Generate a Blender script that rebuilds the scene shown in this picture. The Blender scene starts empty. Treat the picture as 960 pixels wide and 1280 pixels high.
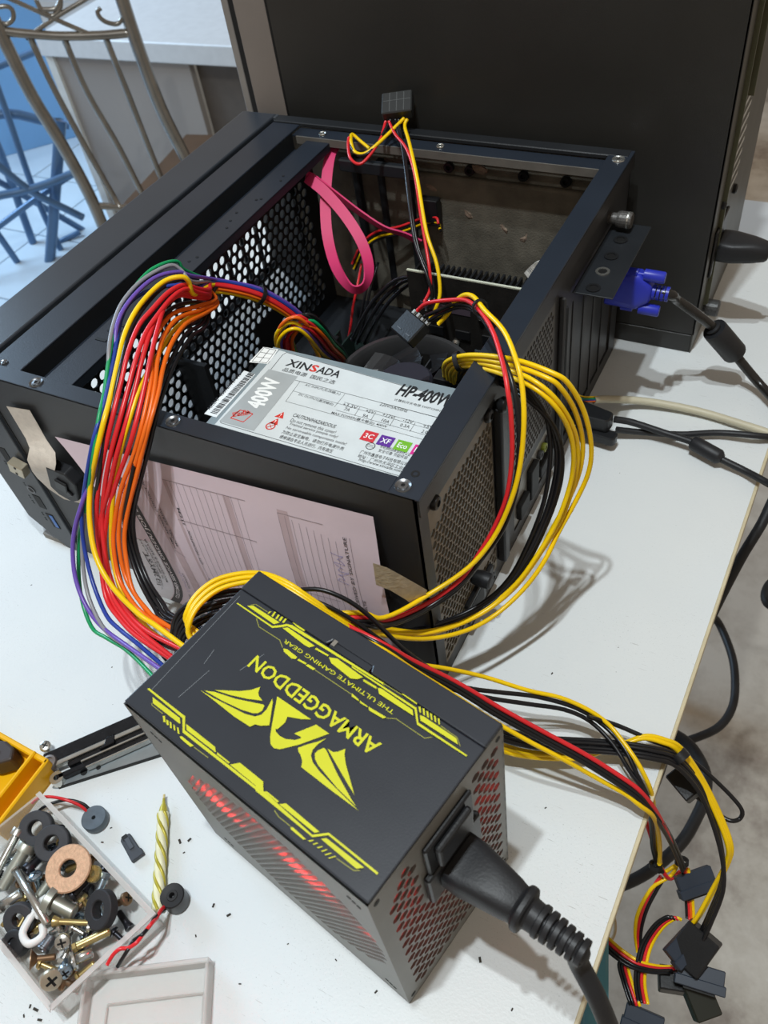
import bpy, bmesh, math, random
from mathutils import Matrix, Vector
RN = random.Random(11)
sc = bpy.context.scene
col = sc.collection
PI = math.pi

# ---------------------------------------------------------------- camera, world, lights, exposure
cam = bpy.data.cameras.new('camera')
cam_ob = bpy.data.objects.new('camera', cam); col.objects.link(cam_ob)
cam.sensor_fit = 'VERTICAL'; cam.sensor_height = 36.0; cam.sensor_width = 36.0
cam.lens = 29.620828004172186
cam.clip_start = 0.01; cam.clip_end = 60
_r, _d, _f = ((.883391,.452093,-.12342),(.265928,-.700436,-.662323),(-.38588,.552269,-.738983))
cam_ob.matrix_world = Matrix(((_r[0], -_d[0], -_f[0], .4373296781086585), (_r[1], -_d[1], -_f[1], -.2286551412277999), (_r[2], -_d[2], -_f[2], .46216037373056545), (0, 0, 0, 1)))
cam.dof.use_dof = True; cam.dof.focus_distance = 0.5; cam.dof.aperture_fstop = 18
sc.camera = cam_ob

world = bpy.data.worlds.new('room_light'); sc.world = world; world.use_nodes = True
bg = world.node_tree.nodes['Background']
bg.inputs[0].default_value = (0.80, 0.67, 0.54, 1); bg.inputs[1].default_value = 0.40

def area(name, loc, target, size, power, color, size_y=None):
    l = bpy.data.lights.new(name, 'AREA'); l.energy = power; l.color = color; l.size = size
    if size_y: l.shape = 'RECTANGLE'; l.size_y = size_y
    o = bpy.data.objects.new(name, l); col.objects.link(o)
    o.location = loc; d = Vector(target) - Vector(loc)
    o.rotation_euler = d.to_track_quat('-Z', 'Y').to_euler()
    return o
area('ceiling_lamp_near', (0.24, -0.30, 1.72), (0.2, 0.0, 0), 0.035, 12.5, (0.88, 0.96, 1.0))
area('ceiling_lamp_far', (0.32, -0.15, 1.78), (0.2, 0.1, 0), 0.035, 10, (0.90, 0.97, 1.0))
area('window_daylight', (-3.4, 1.0, 1.5), (-1.6, 1.5, -0.9), 1.6, 100, (0.50, 0.74, 1.0), 1.2)

vs = sc.view_settings
vs.view_transform = 'Standard'; vs.look = 'None'; vs.exposure = 0.10; vs.gamma = 1.0; vs.use_curve_mapping = False

# ---------------------------------------------------------------- helpers
def lin(h):
    h = h.lstrip('#'); o = []
    for i in (0, 2, 4):
        v = int(h[i:i+2], 16) / 255
        o.append(v / 12.92 if v <= 0.04045 else ((v + 0.055) / 1.055) ** 2.4)
    return (o[0], o[1], o[2], 1)

MATS = {}
def mat(name, hexc, rough=0.5, metal=0.0, var=0.08, scale=40, bump=0.0, bscale=None, coat=0.0, spec=0.5, emit=None, es=1.0, trans=0.0, alpha=1.0, ior=1.45, rvar=0.0):
    if name in MATS: return MATS[name]
    m = bpy.data.materials.new(name); m.use_nodes = True
    nt = m.node_tree; b = nt.nodes['Principled BSDF']
    tc = nt.nodes.new('ShaderNodeTexCoord'); nz = nt.nodes.new('ShaderNodeTexNoise')
    nz.inputs['Scale'].default_value = scale; nz.inputs['Detail'].default_value = 4
    nt.links.new(tc.outputs['Object'], nz.inputs['Vector'])
    c = lin(hexc)
    rp = nt.nodes.new('ShaderNodeValToRGB')
    lo = [max(0, x * (1 - var)) for x in c[:3]] + [1]; hi = [min(1, x * (1 + var)) for x in c[:3]] + [1]
    rp.color_ramp.elements[0].color = lo; rp.color_ramp.elements[1].color = hi
    rp.color_ramp.elements[0].position = 0.3; rp.color_ramp.elements[1].position = 0.7
    nt.links.new(nz.outputs['Fac'], rp.inputs['Fac']); nt.links.new(rp.outputs['Color'], b.inputs['Base Color'])
    b.inputs['Roughness'].default_value = rough; b.inputs['Metallic'].default_value = metal
    b.inputs['Coat Weight'].default_value = coat; b.inputs['Specular IOR Level'].default_value = spec
    b.inputs['Transmission Weight'].default_value = trans; b.inputs['IOR'].default_value = ior; b.inputs['Alpha'].default_value = alpha
    if rvar:
        mr = nt.nodes.new('ShaderNodeMapRange'); mr.inputs[3].default_value = max(0, rough - rvar); mr.inputs[4].default_value = min(1, rough + rvar)
        nt.links.new(nz.outputs['Fac'], mr.inputs[0]); nt.links.new(mr.outputs[0], b.inputs['Roughness'])
    if emit:
        b.inputs['Emission Color'].default_value = lin(emit); b.inputs['Emission Strength'].default_value = es
    if bump:
        n2 = nt.nodes.new('ShaderNodeTexNoise'); n2.inputs['Scale'].default_value = bscale or scale * 8; n2.inputs['Detail'].default_value = 3
        nt.links.new(tc.outputs['Object'], n2.inputs['Vector'])
        bp = nt.nodes.new('ShaderNodeBump'); bp.inputs['Strength'].default_value = bump; bp.inputs['Distance'].default_value = 0.001
        nt.links.new(n2.outputs['Fac'], bp.inputs['Height']); nt.links.new(bp.outputs['Normal'], b.inputs['Normal'])
    MATS[name] = m
    return m

class MB:
    """collects shapes; build() links them as one mesh object"""
    def __init__(s, M=None): s.v = []; s.f = []; s.M = M
    def add(s, v, f, M=None):
        k = len(s.v); M = M or s.M
        s.v += [tuple(M @ Vector(p)) for p in v] if M else [tuple(p) for p in v]
        s.f += [tuple(i + k for i in q) for q in f]
        return s
    def box(s, x0, x1, y0, y1, z0, z1, M=None):
        v = [(x, y, z) for z in (z0, z1) for y in (y0, y1) for x in (x0, x1)]
        return s.add(v, [(0, 2, 3, 1), (4, 5, 7, 6), (0, 1, 5, 4), (2, 6, 7, 3), (0, 4, 6, 2), (1, 3, 7, 5)], M)
    def prism(s, poly, z0, z1, M=None):
        a = sum(poly[i][0] * poly[(i + 1) % len(poly)][1] - poly[(i + 1) % len(poly)][0] * poly[i][1] for i in range(len(poly)))
        if a < 0: poly = poly[::-1]
        n = len(poly); v = [(p[0], p[1], z0) for p in poly] + [(p[0], p[1], z1) for p in poly]
        f = [tuple(range(n))[::-1], tuple(range(n, 2 * n))] + [(i, (i + 1) % n, n + (i + 1) % n, n + i) for i in range(n)]
        return s.add(v, f, M)
    def lathe(s, prof, n=16, M=None, caps=True):
        v = []; f = []; m = len(prof)
        for r, z in prof:
            for k in range(n):
                a = 2 * PI * k / n; v.append((r * math.cos(a), r * math.sin(a), z))
        for i in range(m - 1):
            for k in range(n):
                k2 = (k + 1) % n; f.append((i * n + k, i * n + k2, (i + 1) * n + k2, (i + 1) * n + k))
        if caps: f += [tuple(range(n))[::-1], tuple((m - 1) * n + k for k in range(n))]
        return s.add(v, f, M)
    def ring(s, prof, n=20, M=None):
        """closed profile turned round z"""
        v = []; f = []; m = len(prof)
        for r, z in prof:
            for k in range(n):
                a = 2 * PI * k / n; v.append((r * math.cos(a), r * math.sin(a), z))
        for i in range(m):
            j = (i + 1) % m
            for k in range(n):
                k2 = (k + 1) % n; f.append((i * n + k, i * n + k2, j * n + k2, j * n + k))
        return s.add(v, f, M)
    def cyl(s, p0, p1, r0, r1=None, n=12, M=None):
        r1 = r0 if r1 is None else r1
        p0 = Vector(p0); p1 = Vector(p1); d = p1 - p0; q = d.to_track_quat('Z', 'Y').to_matrix().to_4x4()
        T = Matrix.Translation(p0) @ q
        return s.lathe([(r0, 0), (r1, d.length)], n, (M or s.M or Matrix()) @ T)
    def tube(s, pts, r, n=8, sub=5, closed=False, M=None, rr=None):
        P = smooth(pts, sub, closed); m = len(P); v = []; f = []
        up = None
        for i, p in enumerate(P):
            a = P[(i - 1) % m] if (closed or i > 0) else p
            b = P[(i + 1) % m] if (closed or i < m - 1) else p
            t = (b - a).normalized()
            if up is None:
                up = Vector((0, 0, 1)) if abs(t.z) < 0.9 else Vector((1, 0, 0))
            up = (up - t * up.dot(t))
            if up.length < 1e-6: up = t.orthogonal()
            up.normalize(); sd = t.cross(up)
            rad = r if rr is None else r * rr(i / (m - 1))
            for k in range(n):
                an = 2 * PI * k / n; v.append(p + (up * math.cos(an) + sd * math.sin(an)) * rad)
        for i in range(m if closed else m - 1):
            j = (i + 1) % m
            for k in range(n):
                k2 = (k + 1) % n; f.append((i * n + k, i * n + k2, j * n + k2, j * n + k))
        if not closed: f += [tuple(range(n)), tuple((m - 1) * n + k for k in range(n))[::-1]]
        return s.add(v, f, M)
    def ribbon(s, pts, wid, th, normals, sub=5):
        """flat cable: pts + a width direction at every point"""
        P = smooth(pts, sub); N = smooth(normals, sub); m = len(P); v = []; f = []
        for i, p in enumerate(P):
            t = (P[min(i + 1, m - 1)] - P[max(i - 1, 0)]).normalized(); w_ = N[i]; w_ = (w_ - t * w_.dot(t)).normalized(); n_ = t.cross(w_)
            for a, b in ((-1, -1), (1, -1), (1, 1), (-1, 1)): v.append(p + w_ * (wid / 2 * a) + n_ * (th / 2 * b))
        for i in range(m - 1):
            for k in range(4): f.append((i * 4 + k, i * 4 + (k + 1) % 4, i * 4 + 4 + (k + 1) % 4, i * 4 + 4 + k))
        f += [(3, 2, 1, 0), tuple((m - 1) * 4 + k for k in range(4))]
        return s.add(v, f)
    def perf(s, w, h, pitch, hr, t, mask=None, sides=6, M=None, margin=0.0):
        """plate 0..w x 0..h in the local xy plane, thickness t, with staggered holes where mask(x, y) is true"""
        T = M or s.M or Matrix(); R0 = pitch / math.sqrt(3); dy = pitch * math.sqrt(3) / 2
        rows = int(h / dy) + 2; cols = int(w / pitch) + 2; v = []; f = []
        cl = lambda x, y: (min(max(x, 0), w), min(max(y, 0), h))
        for j in range(-1, rows + 1):
            for i in range(-1, cols + 1):
                cx = i * pitch + (pitch / 2 if j % 2 else 0); cy = j * dy
                out = [cl(cx + R0 * math.sin(2 * PI * k / 6), cy + R0 * math.cos(2 * PI * k / 6)) for k in range(6)]
                if max(o[0] for o in out) - min(o[0] for o in out) < 1e-6 or max(o[1] for o in out) - min(o[1] for o in out) < 1e-6: continue
                hole = hr + margin <= cx <= w - hr - margin and hr + margin <= cy <= h - hr - margin and (mask is None or mask(cx, cy))
                k0 = len(v)
                if not hole:
                    v += [(x, y, t) for x, y in out]; f.append(tuple(k0 + q for q in (5, 4, 3, 2, 1, 0)))
                    v += [(x, y, 0) for x, y in out]; f.append(tuple(k0 + 6 + q for q in range(6)))
                    continue
                m = 6 if sides == 6 else 12
                if m == 12:
                    o2 = []
                    for k in range(6):
                        a, b = out[k], out[(k + 1) % 6]; o2 += [a, ((a[0] + b[0]) / 2, (a[1] + b[1]) / 2)]
                else: o2 = out
                inn = [(cx + hr * math.sin(2 * PI * k / m), cy + hr * math.cos(2 * PI * k / m)) for k in range(m)]
                v += [(x, y, t) for x, y in o2] + [(x, y, t) for x, y in inn] + [(x, y, 0) for x, y in inn] + [(x, y, 0) for x, y in o2]
                for k in range(m):
                    q = (k + 1) % m
                    f += [(k0 + q, k0 + k, k0 + m + k, k0 + m + q), (k0 + m + q, k0 + m + k, k0 + 2 * m + k, k0 + 2 * m + q), (k0 + 2 * m + q, k0 + 2 * m + k, k0 + 3 * m + k, k0 + 3 * m + q)]
        return s.add(v, f, T)
    def build(s, name, m, parent=None, bevel=0, smooth_=False, seg=1, label=None):
        me = bpy.data.meshes.new(name); me.from_pydata(s.v, [], s.f); me.update()
        me.materials.append(m)
        if smooth_:
            for p in me.polygons: p.use_smooth = True
            if smooth_ != 'all':
                me.set_sharp_from_angle(angle=math.radians(40))
        o = bpy.data.objects.new(name, me); col.objects.link(o)
        if bevel:
            b = o.modifiers.new('bevel', 'BEVEL'); b.width = bevel; b.segments = seg; b.limit_method = 'ANGLE'; b.angle_limit = math.radians(35)
        if parent is not None:
            o.parent = parent
        if label: o['label'] = label
        return o

def smooth(pts, sub=5, closed=False):
    P = [Vector(p) for p in pts]; n = len(P)
    if n < 3 or sub <= 1: return P
    out = []
    for i in range(n if closed else n - 1):
        p1 = P[i]; p2 = P[(i + 1) % n]
        p0 = P[i - 1] if (i > 0 or closed) else p1 * 2 - p2
        p3 = P[(i + 2) % n] if (closed or i + 2 < n) else p2 * 2 - p1
        for k in range(sub):
            t = k / sub
            out.append(0.5 * (2 * p1 + (p2 - p0) * t + (2 * p0 - 5 * p1 + 4 * p2 - p3) * t * t + (3 * p1 - p0 - 3 * p2 + p3) * t ** 3))
    if not closed: out.append(P[-1])
    return out

def tag(o, label, cat, group=None):
    o['label'] = label; o['category'] = cat
    if group: o['group'] = group
    return o
def thing(name, label, cat, loc=(0, 0, 0), rz=0.0, group=None):
    o = bpy.data.objects.new(name, None); col.objects.link(o); o.empty_display_size = 0.01
    o.location = loc; o.rotation_euler = (0, 0, rz)
    return tag(o, label, cat, group)
def struct(o): o['kind'] = 'structure'; return o
def TR(x=0, y=0, z=0): return Matrix.Translation((x, y, z))
def RX(a): return Matrix.Rotation(a, 4, 'X')
def RY(a): return Matrix.Rotation(a, 4, 'Y')
def RZ(a): return Matrix.Rotation(a, 4, 'Z')
def frame(o, x, y):
    """matrix with origin o, x axis x and y axis close to y"""
    x = Vector(x).normalized(); y = Vector(y); y = (y - x * y.dot(x)).normalized(); z = x.cross(y); o = Vector(o)
    return Matrix(((x.x, y.x, z.x, o.x), (x.y, y.y, z.y, o.y), (x.z, y.z, z.z, o.z), (0, 0, 0, 1)))

def text_mesh(s, bold=0.0, shear=0.0):
    """flat letter outlines in the unit box: width 1, height 1"""
    cu = bpy.data.curves.new('t', 'FONT'); cu.body = s; cu.size = 1; cu.offset = bold; cu.shear = shear; cu.resolution_u = 2
    ob = bpy.data.objects.new('t', cu); col.objects.link(ob)
    dg = bpy.context.evaluated_depsgraph_get(); dg.update()
    me = bpy.data.meshes.new_from_object(ob.evaluated_get(dg))
    v = [tuple(x.co) for x in me.vertices]; f = [tuple(p.vertices) for p in me.polygons]
    bpy.data.objects.remove(ob); bpy.data.curves.remove(cu); bpy.data.meshes.remove(me)
    if not v: return [], []
    x0 = min(p[0] for p in v); x1 = max(p[0] for p in v); y0 = min(p[1] for p in v); y1 = max(p[1] for p in v)
    return [((p[0] - x0) / (x1 - x0), (p[1] - y0) / max(y1 - y0, 1e-6)) for p in v], f
def letter(mb, s, a, b, h, z, bold=0.0, shear=0.0, flip=False, mapf=None):
    """write s from point a to point b (2D), letters h high, on the plane z"""
    v, f = text_mesh(s, bold, shear)
    a = Vector((a[0], a[1])); b = Vector((b[0], b[1])); d = b - a; u = d.normalized(); n = Vector((-u.y, u.x)) * (-1 if flip else 1)
    pts = [a + d * p[0] + n * (h * p[1]) for p in v]
    if mapf: mb.add([mapf(p.x, p.y) for p in pts], f)
    else: mb.add([(p.x, p.y, z) for p in pts], f)
def strip2(mb, pts, wdt, z, mapf=None, n=1):
    """a printed line of width wdt through 2D points"""
    for a, b in zip(pts[:-1], pts[1:]):
        a = Vector(a); b = Vector(b); u = (b - a).normalized(); q = Vector((-u.y, u.x)) * (wdt / 2)
        for i in range(n):
            p0 = a + (b - a) * (i / n); p1 = a + (b - a) * ((i + 1) / n)
            c = [p0 - q, p1 - q, p1 + q, p0 + q]
            mb.add([mapf(*p) for p in c] if mapf else [(p.x, p.y, z) for p in c], [(0, 1, 2, 3)])
FZ = [0]
def flat(mb, poly, z):
    FZ[0] = (FZ[0] + 1) % 6; z += FZ[0] * 0.00005
    a = sum(poly[i][0] * poly[(i + 1) % len(poly)][1] - poly[(i + 1) % len(poly)][0] * poly[i][1] for i in range(len(poly)))
    if a < 0: poly = poly[::-1]
    mb.add([(p[0], p[1], z) for p in poly], [tuple(range(len(poly)))])

def copy_tree(o, parent=None):
    c = o.copy(); col.objects.link(c); c.parent = parent
    for ch in list(o.children):
        if ch.name != c.name: copy_tree(ch, c)
    return c

# ---------------------------------------------------------------- shared materials
M_steel_black = mat('black_painted_steel', '#1f2226', 0.42, 0.0, 0.10, 30, 0.10, 900, rvar=0.06)
M_steel_dark = mat('dark_chassis_steel', '#222427', 0.5, 0.2, 0.18, 25, 0.12, 500)
M_plastic = mat('black_plastic', '#1b1c1e', 0.38, 0.0, 0.12, 60, 0.08, 700)
M_plastic_soft = mat('black_rubbery_plastic', '#202124', 0.48, 0.0, 0.12, 80, 0.1, 900)
M_chrome = mat('bright_zinc_steel', '#c9c9c4', 0.25, 0.9, 0.15, 120, 0.05)
M_zinc_y = mat('yellow_zinc_steel', '#c7b27a', 0.3, 0.85, 0.15, 120)
WIRE = {
 'yellow': mat('yellow_wire_sheath', '#f4c906', 0.32, 0, 0.06, 60), 'black': mat('black_wire_sheath', '#17171a', 0.3, 0, 0.1, 60),
 'red': mat('red_wire_sheath', '#d9292f', 0.32, 0, 0.06, 60), 'orange': mat('orange_wire_sheath', '#ea6a16', 0.32, 0, 0.06, 60),
 'green': mat('green_wire_sheath', '#12955a', 0.32, 0, 0.06, 60), 'blue': mat('blue_wire_sheath', '#26409a', 0.32, 0, 0.06, 60),
 'purple': mat('purple_wire_sheath', '#6b4fae', 0.32, 0, 0.06, 60), 'grey': mat('grey_wire_sheath', '#8b8b90', 0.32, 0, 0.06, 60),
 'brown': mat('brown_wire_sheath', '#4a2c1c', 0.35, 0, 0.06, 60), 'white': mat('white_wire_sheath', '#d9d4c4', 0.35, 0, 0.06, 60)}
def wire(parent, colr, pts, r=0.00115, sub=6, n=8):
    return MB().tube(pts, r, n, sub).build('wire', WIRE[colr], parent, smooth_='all', label=colr + ' insulated wire')

# ---------------------------------------------------------------- floor, table
def floor_mat():
    m = mat('worn_concrete', '#8d867b', 0.75, 0, 0.30, 3.2, 0.3, 60)
    nt = m.node_tree; rp = [n for n in nt.nodes if n.type == 'VALTORGB'][0]; nz = [n for n in nt.nodes if n.type == 'TEX_NOISE'][0]
    nz.inputs['Detail'].default_value = 9; nz.inputs['Roughness'].default_value = 0.7
    e = rp.color_ramp.elements
    e[0].position = 0.36; e[0].color = lin('#8d8176'); e[1].position = 0.62; e[1].color = lin('#cdc6ba')
    x = e.new(0.47); x.color = lin('#b3aa9d')
    return m
struct(MB().box(-1.3, 4, -2, 4.5, -0.95, -0.90).build('floor', floor_mat()))

def table_mat():
    m = bpy.data.materials.new('worn_white_laminate'); m.use_nodes = True; nt = m.node_tree; b = nt.nodes['Principled BSDF']
    N = nt.nodes.new; L = nt.links.new
    tc = N('ShaderNodeTexCoord')
    def noise(scale, detail=4, rough=0.55, vec=None, dist=0.0):
        n = N('ShaderNodeTexNoise'); n.inputs['Scale'].default_value = scale; n.inputs['Detail'].default_value = detail; n.inputs['Roughness'].default_value = rough; n.inputs['Distortion'].default_value = dist
        L(vec or tc.outputs['Object'], n.inputs['Vector']); return n.outputs['Fac']
    def ramp(inp, p0, p1, inv=False):
        r = N('ShaderNodeMapRange'); r.inputs[1].default_value = p0; r.inputs[2].default_value = p1
        r.inputs[3].default_value = 1 if inv else 0; r.inputs[4].default_value = 0 if inv else 1
        r.clamp = True; L(inp, r.inputs[0]); return r.outputs[0]
    def mix(fac, a, bb):
        x = N('ShaderNodeMix'); x.data_type = 'RGBA'
        if isinstance(fac, (int, float)): x.inputs[0].default_value = fac
        else: L(fac, x.inputs[0])
        for i, c in ((6, a), (7, bb)):
            if isinstance(c, tuple): x.inputs[i].default_value = c
            else: L(c, x.inputs[i])
        return x.outputs[2]
    def mul(a, bb):
        x = N('ShaderNodeMath'); x.operation = 'MULTIPLY'; L(a, x.inputs[0])
        if isinstance(bb, (int, float)): x.inputs[1].default_value = bb
        else: L(bb, x.inputs[1])
        return x.outputs[0]
    base = mix(noise(9, 5), lin('#d3d8da'), lin('#e2e5e4'))
    # fine grey speckle, pores
    sp = ramp(noise(950, 3, 0.7), 0.62, 0.70); spz = ramp(noise(14, 3), 0.40, 0.62)
    base = mix(mul(mul(sp, spz), 0.55), base, lin('#8b8f8e'))
    # hairline scratches: stretched noise, only in places
    mp = N('ShaderNodeMapping'); mp.inputs['Scale'].default_value = (90, 1400, 1); mp.inputs['Rotation'].default_value = (0, 0, 0.5); L(tc.outputs['Object'], mp.inputs[0])
    scr = ramp(noise(1, 2, 0.5, mp.outputs[0]), 0.70, 0.74)
    base = mix(mul(mul(scr, ramp(noise(7, 3), 0.45, 0.6)), 0.45), base, lin('#8a8780'))
    # dark crumbs and burnt spots
    cr = ramp(noise(260, 2, 0.5), 0.765, 0.775); base = mix(mul(cr, ramp(noise(11, 2), 0.5, 0.6)), base, lin('#35322e'))
    # worn dirty patch near the front corner of the bench
    ob = N('ShaderNodeVectorMath'); ob.operation = 'DISTANCE'; L(tc.outputs['Object'], ob.inputs[0]); ob.inputs[1].default_value = (.3898,-.14,-.0)
    near = ramp(ob.outputs['Value'], 0.004, 0.022, True); patch = ramp(noise(190, 6, 0.7), 0.5, 0.56)
    base = mix(mul(mul(near, patch), 0.85), base, lin('#54503f'))
    L(base, b.inputs['Base Color'])
    b.inputs['Roughness'].default_value = 0.42; b.inputs['Specular IOR Level'].default_value = 0.35
    bp = N('ShaderNodeBump'); bp.inputs['Strength'].default_value = 0.25; bp.inputs['Distance'].default_value = 0.0006
    L(noise(700, 3), bp.inputs['Height']); L(bp.outputs[0], b.inputs['Normal'])
    return m
tb = thing('workbench', 'white laminate workbench top with worn scratched surface and beige edging', 'table', (0.1, 0.1, -0.90))
E0 = Vector((0.4415, 0.62)); E1 = Vector((0.4183, -0.62))       # the right-hand edge
def on_tb(poly, z0, z1, name, m, bev=0):
    return MB(TR(-0.1, -0.1, 0.90)).prism(poly, z0, z1).build(name, m, tb, bevel=bev)
on_tb([(-0.17, 0.622), (E0.x, 0.622), (E1.x, -0.62), (-0.17, -0.62)], -0.022, 0.0, 'tabletop', table_mat())
M_edge = mat('cream_edge_band', '#cbbf9f', 0.5, 0, 0.10, 60)
on_tb([(E0.x, 0.622), (E0.x + 0.0022, 0.622), (E1.x + 0.0022, -0.62), (E1.x, -0.62)], -0.0225, 0.0004, 'edge_band', M_edge, 0.0004)
M_leg = mat('table_frame_paint', '#6f7275', 0.5, 0.3)
for x, y in ((-0.12, -0.5), (-0.12, 0.56), (0.3, -0.5), (0.33, 0.56)):
    MB(TR(-0.1, -0.1, 0.90)).box(x, x + 0.035, y, y + 0.035, -0.90, -0.022).build('leg', M_leg, tb)
MB(TR(-0.1, -0.1, 0.90)).box(-0.10, 0.33, 0.565, 0.59, -0.07, -0.022).build('apron', M_leg, tb)

# ---------------------------------------------------------------- the open computer case lying on its side
D, W, H = 0.296, 0.3533, 0.172
cs = thing('computer_case', 'black computer case lying open on its side with the components showing', 'computer case', (0, 0, 0))
T = 0.0012
M_face = mat('case_matt_black_paint', '#303031', 0.44, 0, 0.08, 12, 0.10, 1200, rvar=0.05)
M_strip = mat('case_flange_sheen_paint', '#242a33', 0.34, 0.0, 0.08, 20, 0.06, 900)  # bluish sheen reflected from the ceiling is put into the flange colour
M_dust = mat('dusty_chassis_steel', '#6d685d', 0.75, 0, 0.35, 45, 0.4, 700)
M_bezel = mat('bezel_plastic', '#3e4247', 0.42, 0, 0.06, 30, 0.08, 900)
M_port = mat('port_cavity', '#0c0c0d', 0.6)
# near side (the top of the tower)
MB().box(0.0, D, 0, T, 0.0, H).build('side_wall', M_face, cs)
MB().box(0.0, D - 0.0142, 0.0, 0.0112, H - T, H + 0.0002).build('flange', M_strip, cs, 0.0003)
# far side (the base of the tower): wall, rolled flange, lip
MB().box(0.0, D, W - T, W, 0, H).build('base_wall', M_dust, cs)
MB().box(0.026, D - 0.0142, W - 0.0235, W - 0.010, H - 0.0045, H - 0.0035).build('flange', M_strip, cs)
MB().box(0.0, D, W - 0.010, W + 0.0005, H - 0.003, H + 0.0004).build('flange', M_steel_dark, cs, 0.0006)
MB().box(0.03, D - 0.0142, W - 0.0245, W - 0.0235, H - 0.0095, H - 0.0035).build('flange_lip', mat('worn_grey_lip', '#6c6862', 0.55, 0.2, 0.2), cs)
# pressed panel on the base wall with rounded corner
pr = []
for cx, cz, a0 in ((0.262, 0.128, 0), (0.105, 0.128, 90), (0.105, 0.03, 180), (0.262, 0.03, 270)):
    for k in range(5):
        a = math.radians(a0 + k * 22.5); pr.append((cx + 0.012 * math.cos(a), cz + 0.012 * math.sin(a)))
MB(frame((0, W - T - 0.0032, 0), (1, 0, 0), (0, 0, 1)).to_4x4() @ RX(0)).prism(pr, -0.003, 0.003).build('pressed_panel', M_dust, cs, 0.0025, seg=3)
# tray
MB().box(0.0, D, T, W - T, 0.0, T).build('tray', M_steel_dark, cs)
# rear wall, x = D
RW = frame((D, 0, 0), (0, 1, 0), (0, 0, 1))          # local x = along y, local y = up, local z = outwards
rw = MB(RW)
rw.box(0, W, 0.1515, H, -T, 0)                       # top band
rw.box(0, 0.0105, 0, 0.1515, -T, 0); rw.box(0.0105, W, 0, 0.012, -T, 0)
rw.box(0.092, 0.124, 0.012, 0.1515, -T, 0)
rw.box(0.124, 0.205, 0.012, 0.060, -T, -T / 2) if False else None
rw.box(0.196, 0.212, 0.012, 0.1515, -T, 0); rw.box(0.124, 0.196, 0.054, 0.060, -T, 0)
rw.box(0.212, 0.336, 0.128, 0.1515, -T, 0); rw.box(0.336, W, 0.012, 0.1515, -T, 0)
rw.build('rear_wall', M_face, cs)
MB().box(D - 0.0142, D + 0.0022, 0.0, W - 0.0, H - T, H + 0.0002).build('flange', M_strip, cs, 0.0003)
MB().box(D + 0.0010, D + 0.0022, 0.0, W, H - 0.012, H - T).build('flange_lip', M_face, cs)
# power supply grille of the rear wall
MB(RW @ TR(0.0105, 0.012, -T)).perf(0.0815, 0.1395, 0.0056, 0.0027, T, lambda x, y: y < 0.1385 - 0.006 and not (x < 0.016 and y > 0.122) and not (x > 0.055 and 0.022 < y < 0.047) and not (x > 0.066 and y > 0.06 and False)).build('power_supply_grille', mat('grille_worn_paint', '#7d7466', 0.5, 0.1, 0.2, 60), cs)
MB(RW).box(0.0935, 0.1015, 0.016, 0.150, 0, 0.006).build('latch_rail', M_plastic, cs, 0.0012, seg=2)
MB(RW @ TR(0.0975, 0.1515, 0.004)).lathe([(0.0022, -0.003), (0.0046, 0.0), (0.0046, 0.0025), (0.003, 0.004)], 14).build('rail_clip', M_plastic, cs, smooth_=True)
# fan vent
MB(RW @ TR(0.124, 0.060, -T)).perf(0.072, 0.0915, 0.0050, 0.0021, T).build('fan_vent_grille', mat('vent_worn_paint', '#56534f', 0.45, 0.2, 0.2, 60), cs)
# rear input and output shield
io = MB(RW @ TR(0.124, 0.012, -0.002)); io.box(0, 0.072, 0, 0.042, 0, 0.001)
io.build('port_shield', mat('port_shield_steel', '#9a9790', 0.4, 0.6, 0.2), cs)
for a, b, c, d in ((0.006, 0.022, 0.006, 0.020), (0.026, 0.040, 0.006, 0.034), (0.045, 0.068, 0.010, 0.020)):
    MB(RW @ TR(0.124, 0.012, -0.001)).box(a, b, c, d, 0, 0.004).build('port', M_port, cs, 0.0005)
for k in range(3):
    MB(RW @ TR(0.124 + 0.048 + k * 0.008, 0.012 + 0.030, -0.001)).lathe([(0.0034, 0), (0.0034, 0.003), (0.0018, 0.003), (0.0018, 0.001)], 12).build('audio_jack', mat('jack_%d' % k, ('#3b3d3e', '#7d862e', '#3e4044')[k], 0.5), cs)
# expansion slots: fins and covers
for k in range(5):
    y0 = 0.2145 + k * 0.0242
    MB(RW).box(y0, y0 + 0.0195, 0.014, 0.1275, -0.002, -0.0008).build('slot_cover', mat('slot_cover_%d' % (k % 2), ('#3c3c3d', '#2c2c2d')[k % 2], 0.4, 0.3, 0.1), cs, 0.0003)
    MB(RW).box(y0 - 0.0047, y0, 0.012, 0.128, -T, 0).build('slot_bar', M_face, cs)
MB(RW).box(0.203, 0.2055, 0.018, 0.150, 0, 0.0045).build('raised_rib', M_face, cs, 0.001)
MB(RW).box(0.2085, 0.211, 0.018, 0.140, 0, 0.0045).build('raised_rib', M_steel_dark, cs, 0.001)
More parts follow.
